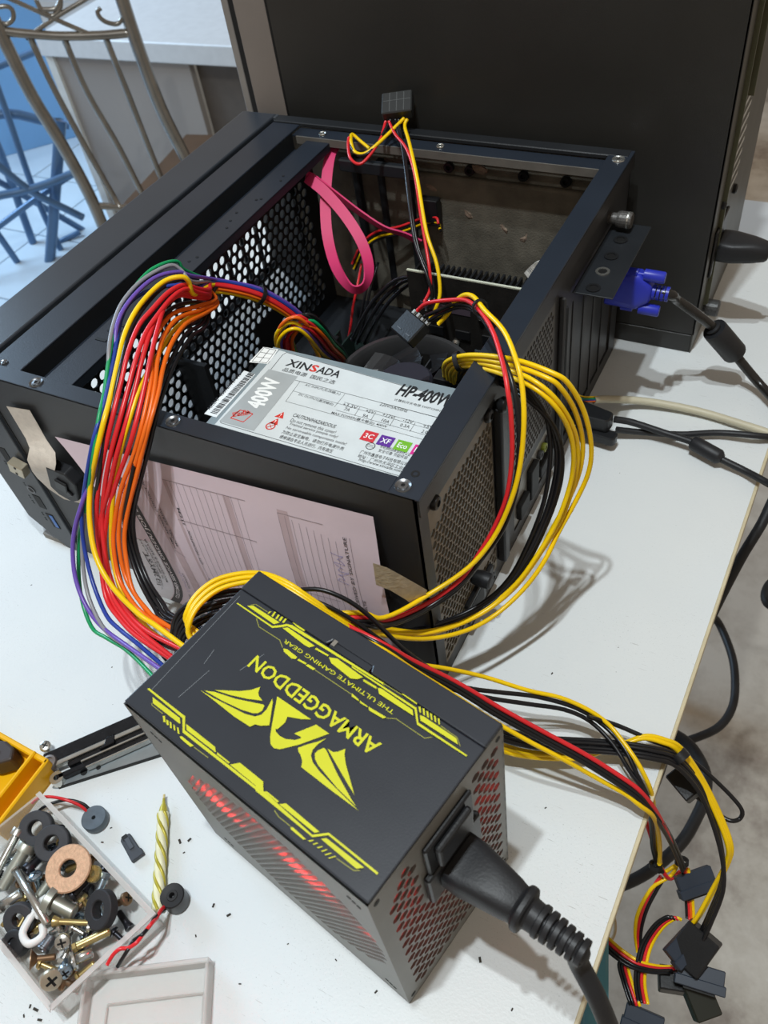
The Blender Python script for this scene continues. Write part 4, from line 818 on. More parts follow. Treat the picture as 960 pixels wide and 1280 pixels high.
# ---- right-hand loops
def exr(i):
    return [pw(-0.016, 0.060 + 0.003 * (i % 4), 0.112 + 0.006 * ((i * 3) % 4) / 4), pw(0.006, 0.055 + 0.003 * (i % 4), 0.11)]
cp = loom('processor_power_cable', 'yellow and black eight wire cable looping out beyond the back of the case', 'cable')
ytr = [
 [(.2425,.1439,.12),(.255,.1213,.15),(.2686,.1114,.166),(.2863,.1026,.178),(.3115,.0906,.19),(.3318,.0868,.19),(.3401,.0881,.184),(.3476,.0919,.165),(.3523,.0933,.142),(.3529,.0908,.124),(.3495,.0843,.108),(.3442,.0706,.092),(.3408,.056,.08),(.334,.0423,.068),(.3237,.025,.06),(.3125,.0086,.06),(.2988,-.007,.066),(.2882,-.0221,.082)],
 [(.2457,.1417,.12),(.2569,.1214,.148),(.2693,.1126,.163),(.286,.1029,.175),(.3119,.0894,.187),(.3297,.0847,.188),(.3365,.0856,.183),(.343,.0905,.166),(.3472,.0943,.143),(.348,.0918,.125),(.3455,.0841,.108),(.3404,.072,.093),(.3353,.0555,.078),(.3276,.0401,.066),(.3147,.0228,.058),(.3026,.0055,.062),(.2902,-.0089,.07),(.2801,-.0237,.088)],
 [(.2475,.1423,.118),(.2587,.1215,.146),(.2701,.1138,.16),(.2858,.1032,.172),(.31,.0886,.184),(.3242,.0816,.187),(.3355,.0806,.18),(.3428,.0854,.162),(.3463,.0892,.142),(.3469,.0861,.122),(.3449,.0756,.102),(.3397,.0623,.088),(.3324,.0466,.074),(.3207,.0289,.062),(.3074,.0112,.06),(.294,-.007,.068),(.2839,-.0226,.084)],
 [(.2492,.143,.116),(.2603,.1223,.144),(.271,.1137,.158),(.2872,.102,.17),(.311,.0861,.182),(.327,.0798,.183),(.3378,.0792,.174),(.3434,.083,.157),(.3461,.0836,.14),(.3461,.0807,.122),(.3435,.0703,.103),(.3375,.057,.086),(.3294,.0417,.071),(.3166,.0257,.06),(.3042,.0082,.06),(.2917,-.0088,.066),(.2826,-.024,.083)]]
ytail = [(.2761,-.0369,.104),(.2588,-.0429,.124),(.2394,-.0416,.132),(.222,-.0425,.132),(.2061,-.0513,.131),(.199,-.0618,.129),(.1976,-.0719,.126),(.2011,-.0777,.12)]
for i, p in enumerate(ytr):
    of = [Vector((0, 0, 0)), Vector((0.0030, -0.0028, 0.0004)), Vector((0.0058, -0.0060, 0.0008)), Vector((0.0014, -0.0012, -0.0030))][i]
    wire(cp, 'yellow', p + [tuple(Vector(q) + of * (0.45 + 0.75 * k_ / 7)) for k_, q in enumerate(ytail)] + [pw(0.004, 0.058 - 0.004 * i, 0.112)], 0.00135, 5)
btr = [
 [(.2505,.1451,.116),(.2607,.1281,.142),(.2728,.1185,.156),(.292,.1047,.168),(.3125,.0878,.18),(.3217,.0829,.178),(.329,.0843,.166),(.3325,.0839,.15),(.3338,.0814,.13),(.3336,.0732,.108),(.3302,.0586,.088),(.3247,.0427,.072),(.3142,.028,.062),(.2993,.0103,.06),(.286,-.0094,.07),(.2788,-.0217,.086)],
 [(.2525,.1457,.116),(.262,.1296,.14),(.2746,.1186,.154),(.2938,.1036,.166),(.3149,.087,.176),(.3262,.0848,.168),(.3332,.0854,.154),(.3366,.0845,.136),(.3369,.08,.118),(.3348,.0691,.098),(.3303,.0535,.081),(.3226,.0379,.067),(.3104,.0214,.06),(.2959,.0039,.062),(.284,-.0151,.076)],
 [(.254,.1471,.114),(.2637,.1303,.138),(.2764,.1188,.152),(.296,.1027,.164),(.3178,.0864,.173),(.3299,.0844,.164),(.3371,.0858,.148),(.3399,.0845,.131),(.3398,.0799,.114),(.3368,.0688,.095),(.3317,.0522,.078),(.3227,.0352,.065),(.3095,.0188,.059),(.2947,.001,.062),(.2839,-.0169,.076)],
 [(.2555,.1485,.112),(.2653,.1311,.136),(.2782,.119,.15),(.2982,.1017,.162),(.3198,.0855,.17),(.3328,.0836,.16),(.338,.085,.142),(.3393,.0807,.122),(.3372,.0726,.102),(.3328,.0569,.084),(.3242,.0389,.068),(.3117,.0231,.06),(.2975,.0057,.062),(.2859,-.0135,.074)]]
for i, p in enumerate(btr): wire(cp, 'black', p + [(.2716,-.0315,.1), (.2527,-.0387,.118), (.2337,-.0419,.122), (.2085,-.0463,.112), (.1945,-.056,.11)] + exr(i + 1), 0.0013, 5)
for k in range(6):
    base = [(.2232,-.0436,.116),(.2125,-.0488,.12),(.2022,-.0567,.122),(.1926,-.0645,.12),(.1873,-.0723,.116),(.1876,-.079,.112),(.1927,-.0836,.108)]
    wire(cp, 'black', [(x + 0.0016 * k, y - 0.0016 * k + 0.001 * (k % 2), z - 0.0012 * k) for x, y, z in base] + [pw(0.006, 0.040 + 0.004 * k, 0.105)], 0.0013, 5)
tie(cp, (.2685,.1122,.162), (1, 0.3, 0.4), 0.0048)
block(cp, 'connector', TR(*(.2448,.1449,.112)), 0.018, 0.010, 0.016)

mx = loom('molex_extension_cable', 'red yellow and black cable ending in a black four-pin plug above the cooler', 'cable')
wire(mx, 'red', [(.2249,.1497,.162),(.233,.1479,.17),(.2511,.1416,.18),(.2662,.1333,.188),(.2816,.1175,.194),(.2962,.0989,.197),(.3099,.0776,.196),(.3167,.0664,.19),(.3203,.061,.18),(.3233,.0539,.16),(.3236,.0457,.14),(.3203,.0377,.124),(.3158,.0278,.112),(.3088,.0125,.1),(.2942,-.0053,.092),(.2829,-.0258,.1),(.2719,-.037,.112)] + exr(0), 0.00125, 5)
wire(mx, 'yellow', [(.2403,.1459,.158),(.2467,.1471,.166),(.2535,.1429,.178),(.2623,.1377,.188),(.2712,.1311,.193),(.2842,.1161,.197),(.302,.0986,.2),(.3152,.0813,.198),(.3222,.0714,.19),(.3267,.0617,.176),(.3282,.0521,.156),(.3265,.0428,.138),(.3213,.0317,.12),(.3128,.0173,.108),(.2975,-.0017,.1),(.2837,-.0263,.104),(.2699,-.0361,.114)] + exr(1), 0.00135, 5)
wire(mx, 'black', [(.2288,.1499,.158),(.2411,.1458,.168),(.255,.1417,.178),(.2687,.1337,.184),(.2848,.1161,.19),(.3024,.0918,.192),(.3146,.0771,.187),(.3226,.0649,.172),(.3261,.0543,.152),(.3251,.0416,.13),(.3189,.0314,.112),(.3101,.0135,.098),(.2955,-.0055,.09),(.2845,-.0258,.098),(.2742,-.0367,.11)] + exr(2), 0.00125, 5)
wire(mx, 'black', [(.2326,.1483,.157),(.243,.1459,.166),(.2568,.142,.176),(.271,.1326,.182),(.288,.1126,.188),(.3053,.0899,.189),(.317,.0751,.183),(.3246,.064,.168),(.3277,.051,.147),(.3253,.0387,.125),(.3175,.0278,.108),(.3077,.01,.094),(.2929,-.0085,.088),(.2823,-.0289,.098),(.2728,-.0394,.11)] + exr(3), 0.00125, 5)
MXM = TR(*(.2177,.1508,.146)) @ RZ(-0.55) @ RX(0.5)
block(mx, 'plug', MXM, 0.021, 0.016, 0.008, M_plastic, 0.0008)
for k in range(2): MB(MXM).box(-0.006 + k * 0.010, -0.002 + k * 0.010, -0.0045, -0.004, 0.004, 0.0043).build('plug_mark', mat('plug_mark_grey', '#55585c', 0.5), mx)
for k in range(4): MB(MXM).box(-0.0085 + k * 0.005, -0.0065 + k * 0.005, 0.008, 0.011, -0.001, 0.001).build('pin', M_chrome, mx)
tie(mx, (.2783,.1232,.193), (0.4, -0.6, 0.2), 0.0034)

# ---- cable with the white-metal four-pin plug lying on the far rim
sx = loom('drive_power_cable', 'thin red yellow black cable with a four-pin plug lying on the far rim', 'cable')
up = (.1146,.3508,.19)
SXM = frame(up, (0.92, 0.35, 0.05), (-0.3, 0.85, 0.42))
block(sx, 'plug', SXM, 0.0235, 0.0195, 0.0090, mat('grey_black_plug', '#2b2c2c', 0.45), 0.0008, label='grey-black four-pin plug')
for k in range(3): MB(SXM).box(-0.0055 + k * 0.0055 - 0.0003, -0.0055 + k * 0.0055 + 0.0003, -0.0085, 0.0085, 0.0042, 0.0046).build('plug_groove', mat('plug_edge_grey', '#4c4e4e', 0.5), sx)
MB(SXM).box(-0.0107, 0.0107, 0.001, 0.0016, 0.0042, 0.0047).build('plug_groove', mat('plug_edge_grey', '#4c4e4e', 0.5), sx)
wire(sx, 'yellow', [(.1259,.3431,.184),(.1261,.3376,.181),(.1395,.3178,.178),(.1618,.2833,.17),(.1818,.2516,.15),(.1949,.2378,.135),(.201,.2273,.12),(.1996,.2217,.11),(.1943,.2217,.1)], 0.00135, 5)
wire(sx, 'yellow', [(.1227,.3439,.184),(.1181,.3315,.18),(.1129,.3164,.176),(.1059,.3076,.172),(.0971,.3083,.172),(.0886,.3182,.174),(.0825,.3306,.174),(.0919,.3259,.172),(.1036,.3193,.17)], 0.00135, 5)
wire(sx, 'red', [(.1085,.3401,.182),(.1127,.3227,.178),(.1108,.3087,.172),(.1056,.2991,.168),(.0961,.3019,.17),(.0875,.3147,.173),(.0839,.3232,.175)], 0.00115, 5)
wire(sx, 'red', [(.1122,.3386,.183),(.1226,.3278,.179),(.1385,.314,.176),(.1548,.2925,.17),(.1719,.264,.154),(.1887,.2377,.134),(.1923,.2298,.12),(.1898,.2229,.112)], 0.00115, 5)
wire(sx, 'black', [(.1122,.3413,.183),(.1126,.3258,.179),(.1095,.3089,.173),(.1016,.3062,.171),(.0926,.3118,.173),(.0853,.3229,.174)], 0.00115, 5)
wire(sx, 'black', [(.116,.3421,.183),(.1238,.3308,.179),(.1362,.3126,.174),(.1569,.2761,.164),(.1731,.2488,.144),(.1896,.232,.128),(.1948,.2265,.116),(.1914,.2221,.106)], 0.00115, 5)
wire(sx, 'black', [(.1185,.3426,.183),(.127,.3283,.178),(.1416,.3053,.172),(.16,.2728,.16),(.1772,.2459,.14),(.1921,.2338,.124),(.1958,.2277,.112)], 0.00115, 5)

# ---- a second cable low in the case
lx = loom('internal_fan_cable', 'red yellow black wires running along the dusty base wall', 'cable')
for k, (c_, dz) in enumerate((('red', 0), ('yellow', 0.0028), ('black', 0.0014), ('black', 0.004))):
    pts = [(.0689,.32,.063),(.0789,.325,.0812),(.092,.33,.0917),(.1131,.335,.0972),(.1349,.338,.1067),(.1469,.336,.1095),(.1506,.332,.1066)]
    wire(lx, c_, [(p[0] + 0.4 * dz, p[1], p[2] - dz * 1.6) for p in pts], 0.0011, 5)
block(lx, 'connector', TR(*(.1404,.34,.1135)), 0.016, 0.008, 0.020)
for k, c_ in enumerate(('red', 'black', 'black')):
    wire(lx, c_, [(.0927,.2989,.08),(.097,.2793,.07),(.0948,.2715,.055),(.0941,.2635,.04),(.0863,.2654,.02)] if k == 0 else [(x + 0.003 * k, y + 0.002 * k, z) for x, y, z in [(.1038,.2938,.085),(.1037,.2753,.07),(.1015,.2676,.055),(.0975,.2646,.04),(.0888,.2639,.02)]], 0.0011, 5)
for k in range(3):
    b0 = [(.168,.2544,.11),(.1477,.2588,.1),(.1313,.2525,.085),(.1215,.2461,.07),(.1035,.2492,.04)]
    wire(lx, 'black', [(x + 0.004 * k, y + 0.003 * k, z - 0.003 * k) for x, y, z in b0], 0.0016, 5)

# ---- pink flat data cable
sd = thing('sata_data_cable', 'bright pink flat data cable looping inside the open case', 'cable')
M_pink = mat('pink_flat_sheath', '#d8366e', 0.55, 0, 0.05, 50)
pk1 = [(.0602,.3438,.16),(.0605,.3285,.156),(.066,.3081,.144),(.0732,.2885,.128),(.0825,.2723,.114),(.0981,.255,.102),(.1146,.2461,.094),(.1224,.2529,.094),(.1203,.266,.102),(.1087,.2794,.114),(.0906,.2904,.128),(.0702,.2973,.142),(.0533,.3012,.15)]
def face_widths(pts, roll):
    out = []; n = len(pts); eye = Vector((0.44, -0.23, 0.46))
    for i in range(n):
        t = (Vector(pts[min(i + 1, n - 1)]) - Vector(pts[max(i - 1, 0)])).normalized(); v = (eye - Vector(pts[i])).normalized(); w_ = t.cross(v).normalized()
        out.append(Matrix.Rotation(roll[i], 3, t) @ w_)
    return out
nd = face_widths(pk1, [0.5, 0.3, 0.15, 0.1, 0.15, 0.5, 0.9, 0.9, 0.5, 0.2, 0.1, 0.1, 0.1])
MB().ribbon(pk1, 0.0086, 0.0013, nd, 6).build('ribbon', M_pink, sd, smooth_=True)
pk2 = [(.0512,.3021,.15),(.0563,.3052,.147),(.0774,.3016,.138),(.0977,.3009,.126),(.1172,.302,.115),(.1313,.3082,.108),(.1426,.3127,.1)]
MB().ribbon(pk2, 0.0085, 0.0013, face_widths(pk2, [0.2, 0.7, 1.0, 1.15, 1.2, 1.2, 1.1]), 6).build('ribbon', M_pink, sd, smooth_=True)
pkm = MB(); PS = smooth(pk1, 6)
for k in range(50, 68, 3):
    p = PS[k]; t_ = (PS[k + 1] - PS[k - 1]).normalized(); pkm.box(-0.0022, 0.0022, -0.0004, 0.0004, 0.0009, 0.00095, frame(p, t_, (0.6, 0.8, 0)))
pkm.build('printed_marks', mat('dark_pink_print', '#7a1f42', 0.5), sd)

# ---- cables from the supply across the bench and over its edge
def hang(name, label): return loom(name, label, 'cable')
h1 = hang('sata_power_cable', 'red yellow black drive power cable running over the bench edge to flat plugs')
back = [pw(0.004, 0.100, 0.118), pw(0.04, 0.100, 0.120)]
wire(h1, 'red', [pw(0.0, 0.100, 0.11)] + [(.2895,-.0442,.112),(.3053,-.0394,.096),(.3214,-.0334,.08),(.3341,-.0309,.07),(.3488,-.0292,.06),(.3715,-.0271,.048),(.3954,-.026,.038),(.4175,-.0257,.026),(.4258,-.0263,.02),(.4345,-.0256,.004),(.4437,-.0204,-.03),(.4516,-.0167,-.06),(.4562,-.016,-.075)], 0.0013, 5)
for k in range(2):
    wire(h1, 'black', [pw(0.0, 0.101, 0.108 - 0.003 * k)] + [(x - 0.0002 - 0.0006 * k, y - 0.0002 - 0.0016 * k, z - 0.0006 * k) for x, y, z in [(.29,-.0451,.112),(.3056,-.0401,.095),(.3219,-.0346,.079),(.3348,-.0325,.069),(.3494,-.0308,.058),(.3721,-.0287,.046),(.396,-.0276,.036),(.4181,-.0273,.024),(.4263,-.0275,.018),(.4357,-.0252,.0),(.4452,-.019,-.034),(.4538,-.017,-.062),(.4585,-.0172,-.076)]], 0.0013, 5)
wire(h1, 'yellow', [pw(0.0, 0.101, 0.10)] + [(.2901,-.047,.112),(.3072,-.0435,.095),(.324,-.0396,.078),(.3469,-.0376,.061),(.3662,-.0365,.051),(.3829,-.0341,.041),(.4041,-.0307,.026),(.4181,-.0302,.02),(.4263,-.0313,.016),(.4337,-.0288,.004),(.4387,-.0217,-.03),(.4424,-.0189,-.06),(.4444,-.0203,-.078)], 0.0013, 5)
h2 = hang('peripheral_power_cable', 'yellow and black drive cable crossing the bench to clipped connectors below')
wire(h2, 'yellow', [pw(0.0, 0.103, 0.10)] + [(.2869,-.0363,.09),(.3006,-.0295,.075),(.3137,-.0192,.062),(.3305,-.0098,.05),(.3536,-.003,.04),(.3702,.0029,.034),(.3858,.005,.028),(.3979,.0041,.022),(.4073,-.0012,.02),(.4163,-.0075,.018),(.4228,-.0121,.014),(.4293,-.0157,.003),(.4346,-.0134,-.03),(.4396,-.0139,-.06),(.446,-.0196,-.085)], 0.0013, 5)
wire(h2, 'black', [pw(0.0, 0.104, 0.098)] + [(.2906,-.0356,.085),(.3055,-.0313,.068),(.3256,-.0207,.052),(.3395,-.0126,.044),(.3591,-.0026,.036),(.3795,.0034,.028),(.396,.0033,.02),(.4097,-.0042,.018),(.4206,-.0141,.012),(.4293,-.0188,-.001),(.4352,-.0165,-.04),(.4395,-.017,-.068),(.4475,-.0204,-.088)], 0.0013, 5)
wire(h2, 'black', [pw(0.0, 0.104, 0.096)] + [(.2907,-.0363,.083),(.308,-.0321,.065),(.3345,-.0198,.047),(.3558,-.0088,.036),(.3738,-.0001,.028),(.3886,.0017,.022),(.4035,-.0044,.018),(.4153,-.0129,.013),(.4276,-.019,.003),(.4338,-.0154,-.038),(.4383,-.0165,-.068),(.4458,-.0212,-.088)], 0.0013, 5)
wire(h2, 'red', [(.4231,-.0053,-.025),(.4291,-.0093,-.045),(.4366,-.0132,-.065),(.4429,-.0176,-.08),(.4521,-.0199,-.095),(.4574,-.0113,-.1)], 0.0013, 5)
wire(h2, 'yellow', [(.4408,-.0178,-.078),(.4475,-.0196,-.09),(.4539,-.0124,-.09),(.4526,-.0181,-.095),(.4445,-.0279,-.1),(.4411,-.0401,-.115),(.4427,-.0477,-.13),(.4475,-.0555,-.14)], 0.0012, 5)
wire(h2, 'red', [(.4474,-.0205,-.095),(.4448,-.0281,-.102),(.443,-.0382,-.115),(.4441,-.0471,-.13),(.4486,-.056,-.14)], 0.0012, 5)
wire(h2, 'black', [(.4495,-.0207,-.096),(.4473,-.0277,-.103),(.4453,-.0368,-.116),(.4459,-.0463,-.13),(.4499,-.057,-.14)], 0.0012, 5)
wire(h2, 'black', [(.2336,-.0425,.12),(.2442,-.0424,.128),(.2573,-.0382,.13),(.2702,-.0362,.126),(.2804,-.0354,.118),(.289,-.0355,.108),(.2973,-.0333,.092),(.3103,-.0301,.075)], 0.0012, 5)
wire(h2, 'black', [(.2449,-.0427,.122),(.2559,-.042,.124),(.267,-.0408,.12),(.2768,-.0392,.112),(.2864,-.0371,.1),(.2991,-.034,.084)], 0.0012, 5)
tie(h2, (.4429,-.0205,-.082), (0.2, -0.5, -0.8), 0.0032); tie(h1, (.456,-.0134,-.078), (0.2, -0.5, -0.8), 0.0032)
h3 = hang('graphics_power_cable', 'four yellow and black wires curving over the bench edge to a black block plug')
for k in range(4):
    o3 = (0.0006 * k, -0.0023 * k, 0.0009 * (k % 2))
    wire(h3, 'black', [pw(0.03, 0.098, 0.04)] + [tuple(Vector(p) + Vector(o3)) for p in [(.3347,-.027,.036),(.3466,-.0253,.03),(.3651,-.0186,.022),(.3903,-.0065,.016),(.4065,.0001,.014),(.4239,.0052,.012),(.4359,.01,.004),(.4504,.0109,-.016),(.4629,.0041,-.035),(.4734,-.0077,-.05),(.4787,-.0185,-.065),(.4782,-.0316,-.085),(.4771,-.0406,-.1)]], 0.0013, 5)
for k in range(3):
    o3 = (0.0012 * k, 0.0020 * k - 0.0055 , 0.0008 * (k % 2))
    wire(h3, 'yellow', [pw(0.03, 0.097, 0.03)] + [tuple(Vector(p) + Vector(o3) * (1 if j_ < 5 else -0.6)) for j_, p in enumerate([(.3361,-.0309,.03),(.3488,-.0288,.022),(.3616,-.0242,.016),(.3777,-.0166,.012),(.3914,-.009,.011),(.4078,-.0024,.012),(.4181,.0062,.014),(.4285,.0098,.011),(.4372,.0121,.004),(.4508,.01,-.014),(.4655,.0024,-.032),(.4773,-.0067,-.048),(.4796,-.012,-.06),(.4772,-.0237,-.076),(.4744,-.0357,-.09),(.4718,-.0421,-.1)])], 0.0013, 5)
tie(h3, (.4381,.0099,.004), (0.8, -0.4, -0.3), 0.0042, 0.005)
block(h3, 'plug', TR(*(.4762,-.0493,-.105)) @ RZ(-0.35) @ RX(0.6), 0.021, 0.024, 0.012, M_plastic, 0.0008)
block(h3, 'clip', TR(*(.4449,.0121,-.03)) @ RZ(-0.6) @ RX(0.4), 0.018, 0.012, 0.010, M_plastic, 0.0008)
wire(h3, 'black', [(.3874,-.0002,.03),(.4003,.0074,.018),(.4152,.0087,.014),(.4207,.009,.012),(.432,.0151,.0),(.4434,.0236,-.02),(.4559,.0234,-.03),(.4699,.021,-.04),(.4784,.0171,-.045),(.4791,.0138,-.05),(.4748,.0103,-.05),(.4683,.0111,-.05),(.458,.0127,-.045),(.4488,.0132,-.04)], 0.0013, 5)
# flat drive plugs
def sata_plug(parent, c0, rz, rx, ry=0.0, s_=1.0):
    Mq = TR(*c0) @ RZ(rz) @ RX(rx) @ RY(ry)
    o = MB(Mq).box(-0.0115 * s_, 0.0115 * s_, -0.0085, 0.0045, -0.0028, 0.0028).build('flat_plug', mat('slate_plug_plastic', '#2c3440', 0.42), parent, 0.0005)
    MB(Mq).box(-0.0125 * s_, 0.0125 * s_, -0.0092, -0.0035, -0.0036, 0.0036).build('plug_collar', mat('slate_plug_plastic', '#2c3440', 0.42), o, 0.0005)
    MB(Mq).box(-0.009, 0.009, -0.0105, -0.0090, -0.0012, 0.0012).build('plug_slot', M_port, o)
    return Mq
h4 = hang('hanging_drive_plugs', 'loop of red yellow black wires linking the lowest flat plugs below the bench edge')
for k, c_ in enumerate(('yellow', 'red', 'black', 'black')):
    j = 0.0018 * k
    wire(h4, c_, [(x - j * 0.7, y - j, z) for x, y, z in [(.4153,-.058,-.13),(.4239,-.0571,-.13),(.4386,-.0615,-.13),(.4501,-.0631,-.13),(.4616,-.062,-.125),(.4712,-.0588,-.12)]], 0.0011, 5)
    wire(h4, c_, [(x - j, y - j * 0.3, z) for x, y, z in [(.4658,-.0353,-.11),(.4626,-.0358,-.11),(.4574,-.0418,-.115),(.4539,-.0517,-.125),(.454,-.0628,-.13),(.4563,-.0727,-.135),(.4612,-.0813,-.14)]], 0.0011, 5)
    wire(h4, c_, [(x - j, y - j * 0.3, z) for x, y, z in [(.4506,-.0639,-.132),(.4458,-.0646,-.132),(.4444,-.0678,-.134),(.4492,-.0744,-.138),(.4573,-.0847,-.14)]], 0.0010, 5)
for k, c_ in enumerate(('black', 'red', 'orange', 'yellow')):
    j = 0.0013 * k
    wire(h4, c_, [(x + j, y, z) for x, y, z in [(.4568,-.013,-.085),(.4615,-.0203,-.092),(.4654,-.0276,-.1),(.4683,-.0347,-.105)]], 0.0011, 5)
sata_plug(h4, (.4658,-.0154,-.09), 0.75, 0.5); sata_plug(h4, (.4687,-.0495,-.105), 1.15, 0.4)
sata_plug(h4, (.4835,-.0581,-.115), 0.15, 0.3, 0, 1.15); sata_plug(h4, (.4613,-.0883,-.145), 0.05, 0.4, 0, 1.0)
block(h4, 'plug', TR(*(.4881,-.0683,-.13)) @ RZ(0.75) @ RX(0.3), 0.016, 0.020, 0.010, mat('olive_black_plastic', '#1e2018', 0.4), 0.0008)
block(h4, 'plug', TR(*(.4711,-.0645,-.13)) @ RZ(0.3), 0.018, 0.014, 0.010, M_plastic, 0.0008)

# ---------------------------------------------------------------- leads plugged into the back of the case
vg = thing('monitor_cable', 'blue monitor plug and black lead at the back of the open case', 'cable', (.3242,.2842,.112))
vo = Vector((.3242,.2842,.112)); VI = TR(*(-vo))
M_blue = mat('blue_plug_plastic', '#2a35b0', 0.36, 0, 0.05, 40)
VM = VI @ frame((.3201,.2862,.108), (0.99, 0.03, -0.03), (0.0, 0.08, 1))      # x outwards, y up
vb = MB(VM @ RY(PI / 2)); sect(vb, [(-0.016, 0.0072, 0.0135, 0.35), (0.006, 0.0072, 0.0135, 0.35), (0.014, 0.0064, 0.0072, 0.5), (0.0155, 0.0052, 0.0052, 0.9)])
vb.build('plug', M_blue, vg, 0.0008, smooth_=True)
for s_ in (-1, 1):
    sc_ = MB(VM @ TR(0.002, s_ * 0.0128, 0.002) @ RY(PI / 2)); sc_.lathe([(0.0036, -0.006), (0.0036, 0.002), (0.0015, 0.0022), (0.0015, 0.0062), (0.0042, 0.0064), (0.0042, 0.0195), (0.0036, 0.0205)], 16)
    sc_.build('thumb_screw', M_blue, vg, smooth_=True)
for k in range(4):
    MB(VM @ TR(0.0155 + k * 0.003, 0, 0) @ RY(PI / 2)).ring([(0.0026, 0), (0.0052, 0), (0.0052, 0.0021), (0.0026, 0.0021)], 14).build('strain_relief_rib', M_blue, vg, smooth_=True)
vpts = [VM @ Vector((x, 0, 0)) for x in (0.012, 0.028)] + [Vector(p) - vo for p in [(.3488,.305,.092),(.3628,.3147,.076),(.3743,.3249,.06),(.3839,.3316,.045),(.3961,.3332,.03),(.413,.3312,.014),(.4276,.3194,.01),(.452,.2922,.01),(.4766,.2845,-.02),(.4993,.3356,-.12)]]
MB().tube(vpts, 0.0036, 12, 6).build('lead', mat('dark_translucent_lead', '#242220', 0.25, 0, 0.2, 90), vg, smooth_='all')
fa = Vector((.3769,.3263,.056)) - vo; fb = Vector((.393,.3344,.033)) - vo
fd = (fb - fa)
fe = MB(TR(*fa) @ fd.to_track_quat('Z', 'Y').to_matrix().to_4x4()); Lf = fd.length
fe.lathe([(0.0045, -0.005), (0.0058, -0.0045), (0.0058, -0.003), (0.0048, -0.0028), (0.0048, -0.0018), (0.0088, -0.0015), (0.0092, 0.0005), (0.0092, Lf - 0.0005), (0.0086, Lf + 0.001), (0.006, Lf + 0.0014), (0.0058, Lf + 0.004), (0.0044, Lf + 0.0045)], 20)
fe.build('ferrite_bead', M_plastic_soft, vg, smooth_=True)

ld = thing('power_plug_leads', 'pair of black leads with angular plugs at the foot of the case back', 'cable')
MB(frame((.3128,.2439,.02), (0.98, -0.12, 0), (0.12, 0.98, 0))).prism([(-0.016, -0.009), (0.012, -0.006), (0.014, -0.004), (0.014, 0.004), (0.012, 0.006), (-0.016, 0.009)], -0.006, 0.006).build('plug', M_plastic, ld, 0.001)
MB(frame((.3152,.2383,.01), (0.98, -0.12, 0), (0.12, 0.98, 0))).prism([(-0.014, -0.006), (0.016, -0.005), (0.018, -0.003), (0.018, 0.003), (0.016, 0.005), (-0.014, 0.006)], -0.004, 0.004).build('plug', M_plastic, ld, 0.001)
MB().tube([(.3271,.2493,.018),(.3395,.2534,.015),(.3636,.2543,.011),(.3865,.2518,.01),(.4066,.2444,.008),(.4244,.2401,.006),(.4396,.232,.008),(.4564,.2276,.004),(.4784,.2905,-.08)], 0.0026, 10, 6).build('lead', M_plastic_soft, ld, smooth_='all')
MB().tube([(.3297,.2472,.01),(.3463,.2536,.007),(.3741,.2618,.006),(.4005,.273,.006),(.433,.28,.006),(.4663,.3153,-.02)], 0.0024, 10, 6).build('lead', M_plastic_soft, ld, smooth_='all')
fa = Vector((.3852,.2522,.01)); fb = Vector((.4065,.2442,.009)); fd = fb - fa
MB(TR(*fa) @ fd.to_track_quat('Z', 'Y').to_matrix().to_4x4()).lathe([(0.003, -0.001), (0.0052, 0), (0.0056, 0.001), (0.0056, fd.length - 0.001), (0.005, fd.length), (0.003, fd.length + 0.002)], 16).build('ferrite_bead', M_plastic_soft, ld, smooth_=True)
wl = thing('white_data_lead', 'off-white round data lead lying across the bench behind the case', 'cable')
MB().tube([(.3061,.2652,.018),(.3149,.274,.014),(.3368,.2868,.008),(.3605,.2914,.006),(.3846,.2922,.005),(.4087,.2891,.005),(.4322,.2854,.005),(.4552,.2812,.004),(.4825,.3319,-.05)], 0.0030, 10, 6).build('lead', mat('off_white_sheath', '#c6bfa6', 0.45, 0, 0.06), wl, smooth_='all')
for k, c_ in enumerate(('orange', 'blue', 'green', 'white', 'brown', 'yellow')):
    wire(wl, c_, [(x, y + 0.0008 * (k - 2), z + 0.0007 * (k % 3)) for x, y, z in [(.2889,.244,.04),(.2928,.2519,.03),(.2993,.258,.022),(.3083,.2659,.018)]], 0.0006, 5)
pgm = MB(frame((.2883,.2458,.04), (1, 0, 0), (0, 1, 0))).box(-0.012, 0.004, -0.006, 0.006, -0.004, 0.004).build('clear_plug', mat('clear_plug_plastic', '#b8b49c', 0.2, alpha=0.6), wl, 0.0006)
# heavy cords hanging behind the bench edge
hc = thing('hanging_black_cord', 'thick black cord hanging down past the beige bench edge', 'power cord')
MB().tube([(.4645,.3194,-.04),(.4519,.2979,-.06),(.4466,.2738,-.08),(.439,.2484,-.1),(.4308,.2029,-.12),(.4257,.1646,-.14),(.4229,.1371,-.16),(.4259,.1304,-.2),(.427,.1247,-.24),(.4244,.1184,-.3),(.4191,.1077,-.38)], 0.0042, 12, 6).build('cord', M_plastic_soft, hc, smooth_='all')
hd = thing('looped_black_cord', 'thinner black cord looping over the concrete floor beside the bench', 'power cord')
MB().tube([(.4236,.4125,-.4),(.4396,.4129,-.42),(.4612,.3762,-.42),(.4722,.341,-.42),(.4755,.3096,-.42),(.4674,.2808,-.42),(.4454,.2558,-.42),(.426,.2412,-.42),(.4025,.2228,-.42),(.3864,.2036,-.42)], 0.0046, 12, 6).build('cord', M_plastic_soft, hd, smooth_='all')
he = thing('low_black_cord', 'black cord curving low behind the hanging drive plugs', 'power cord')
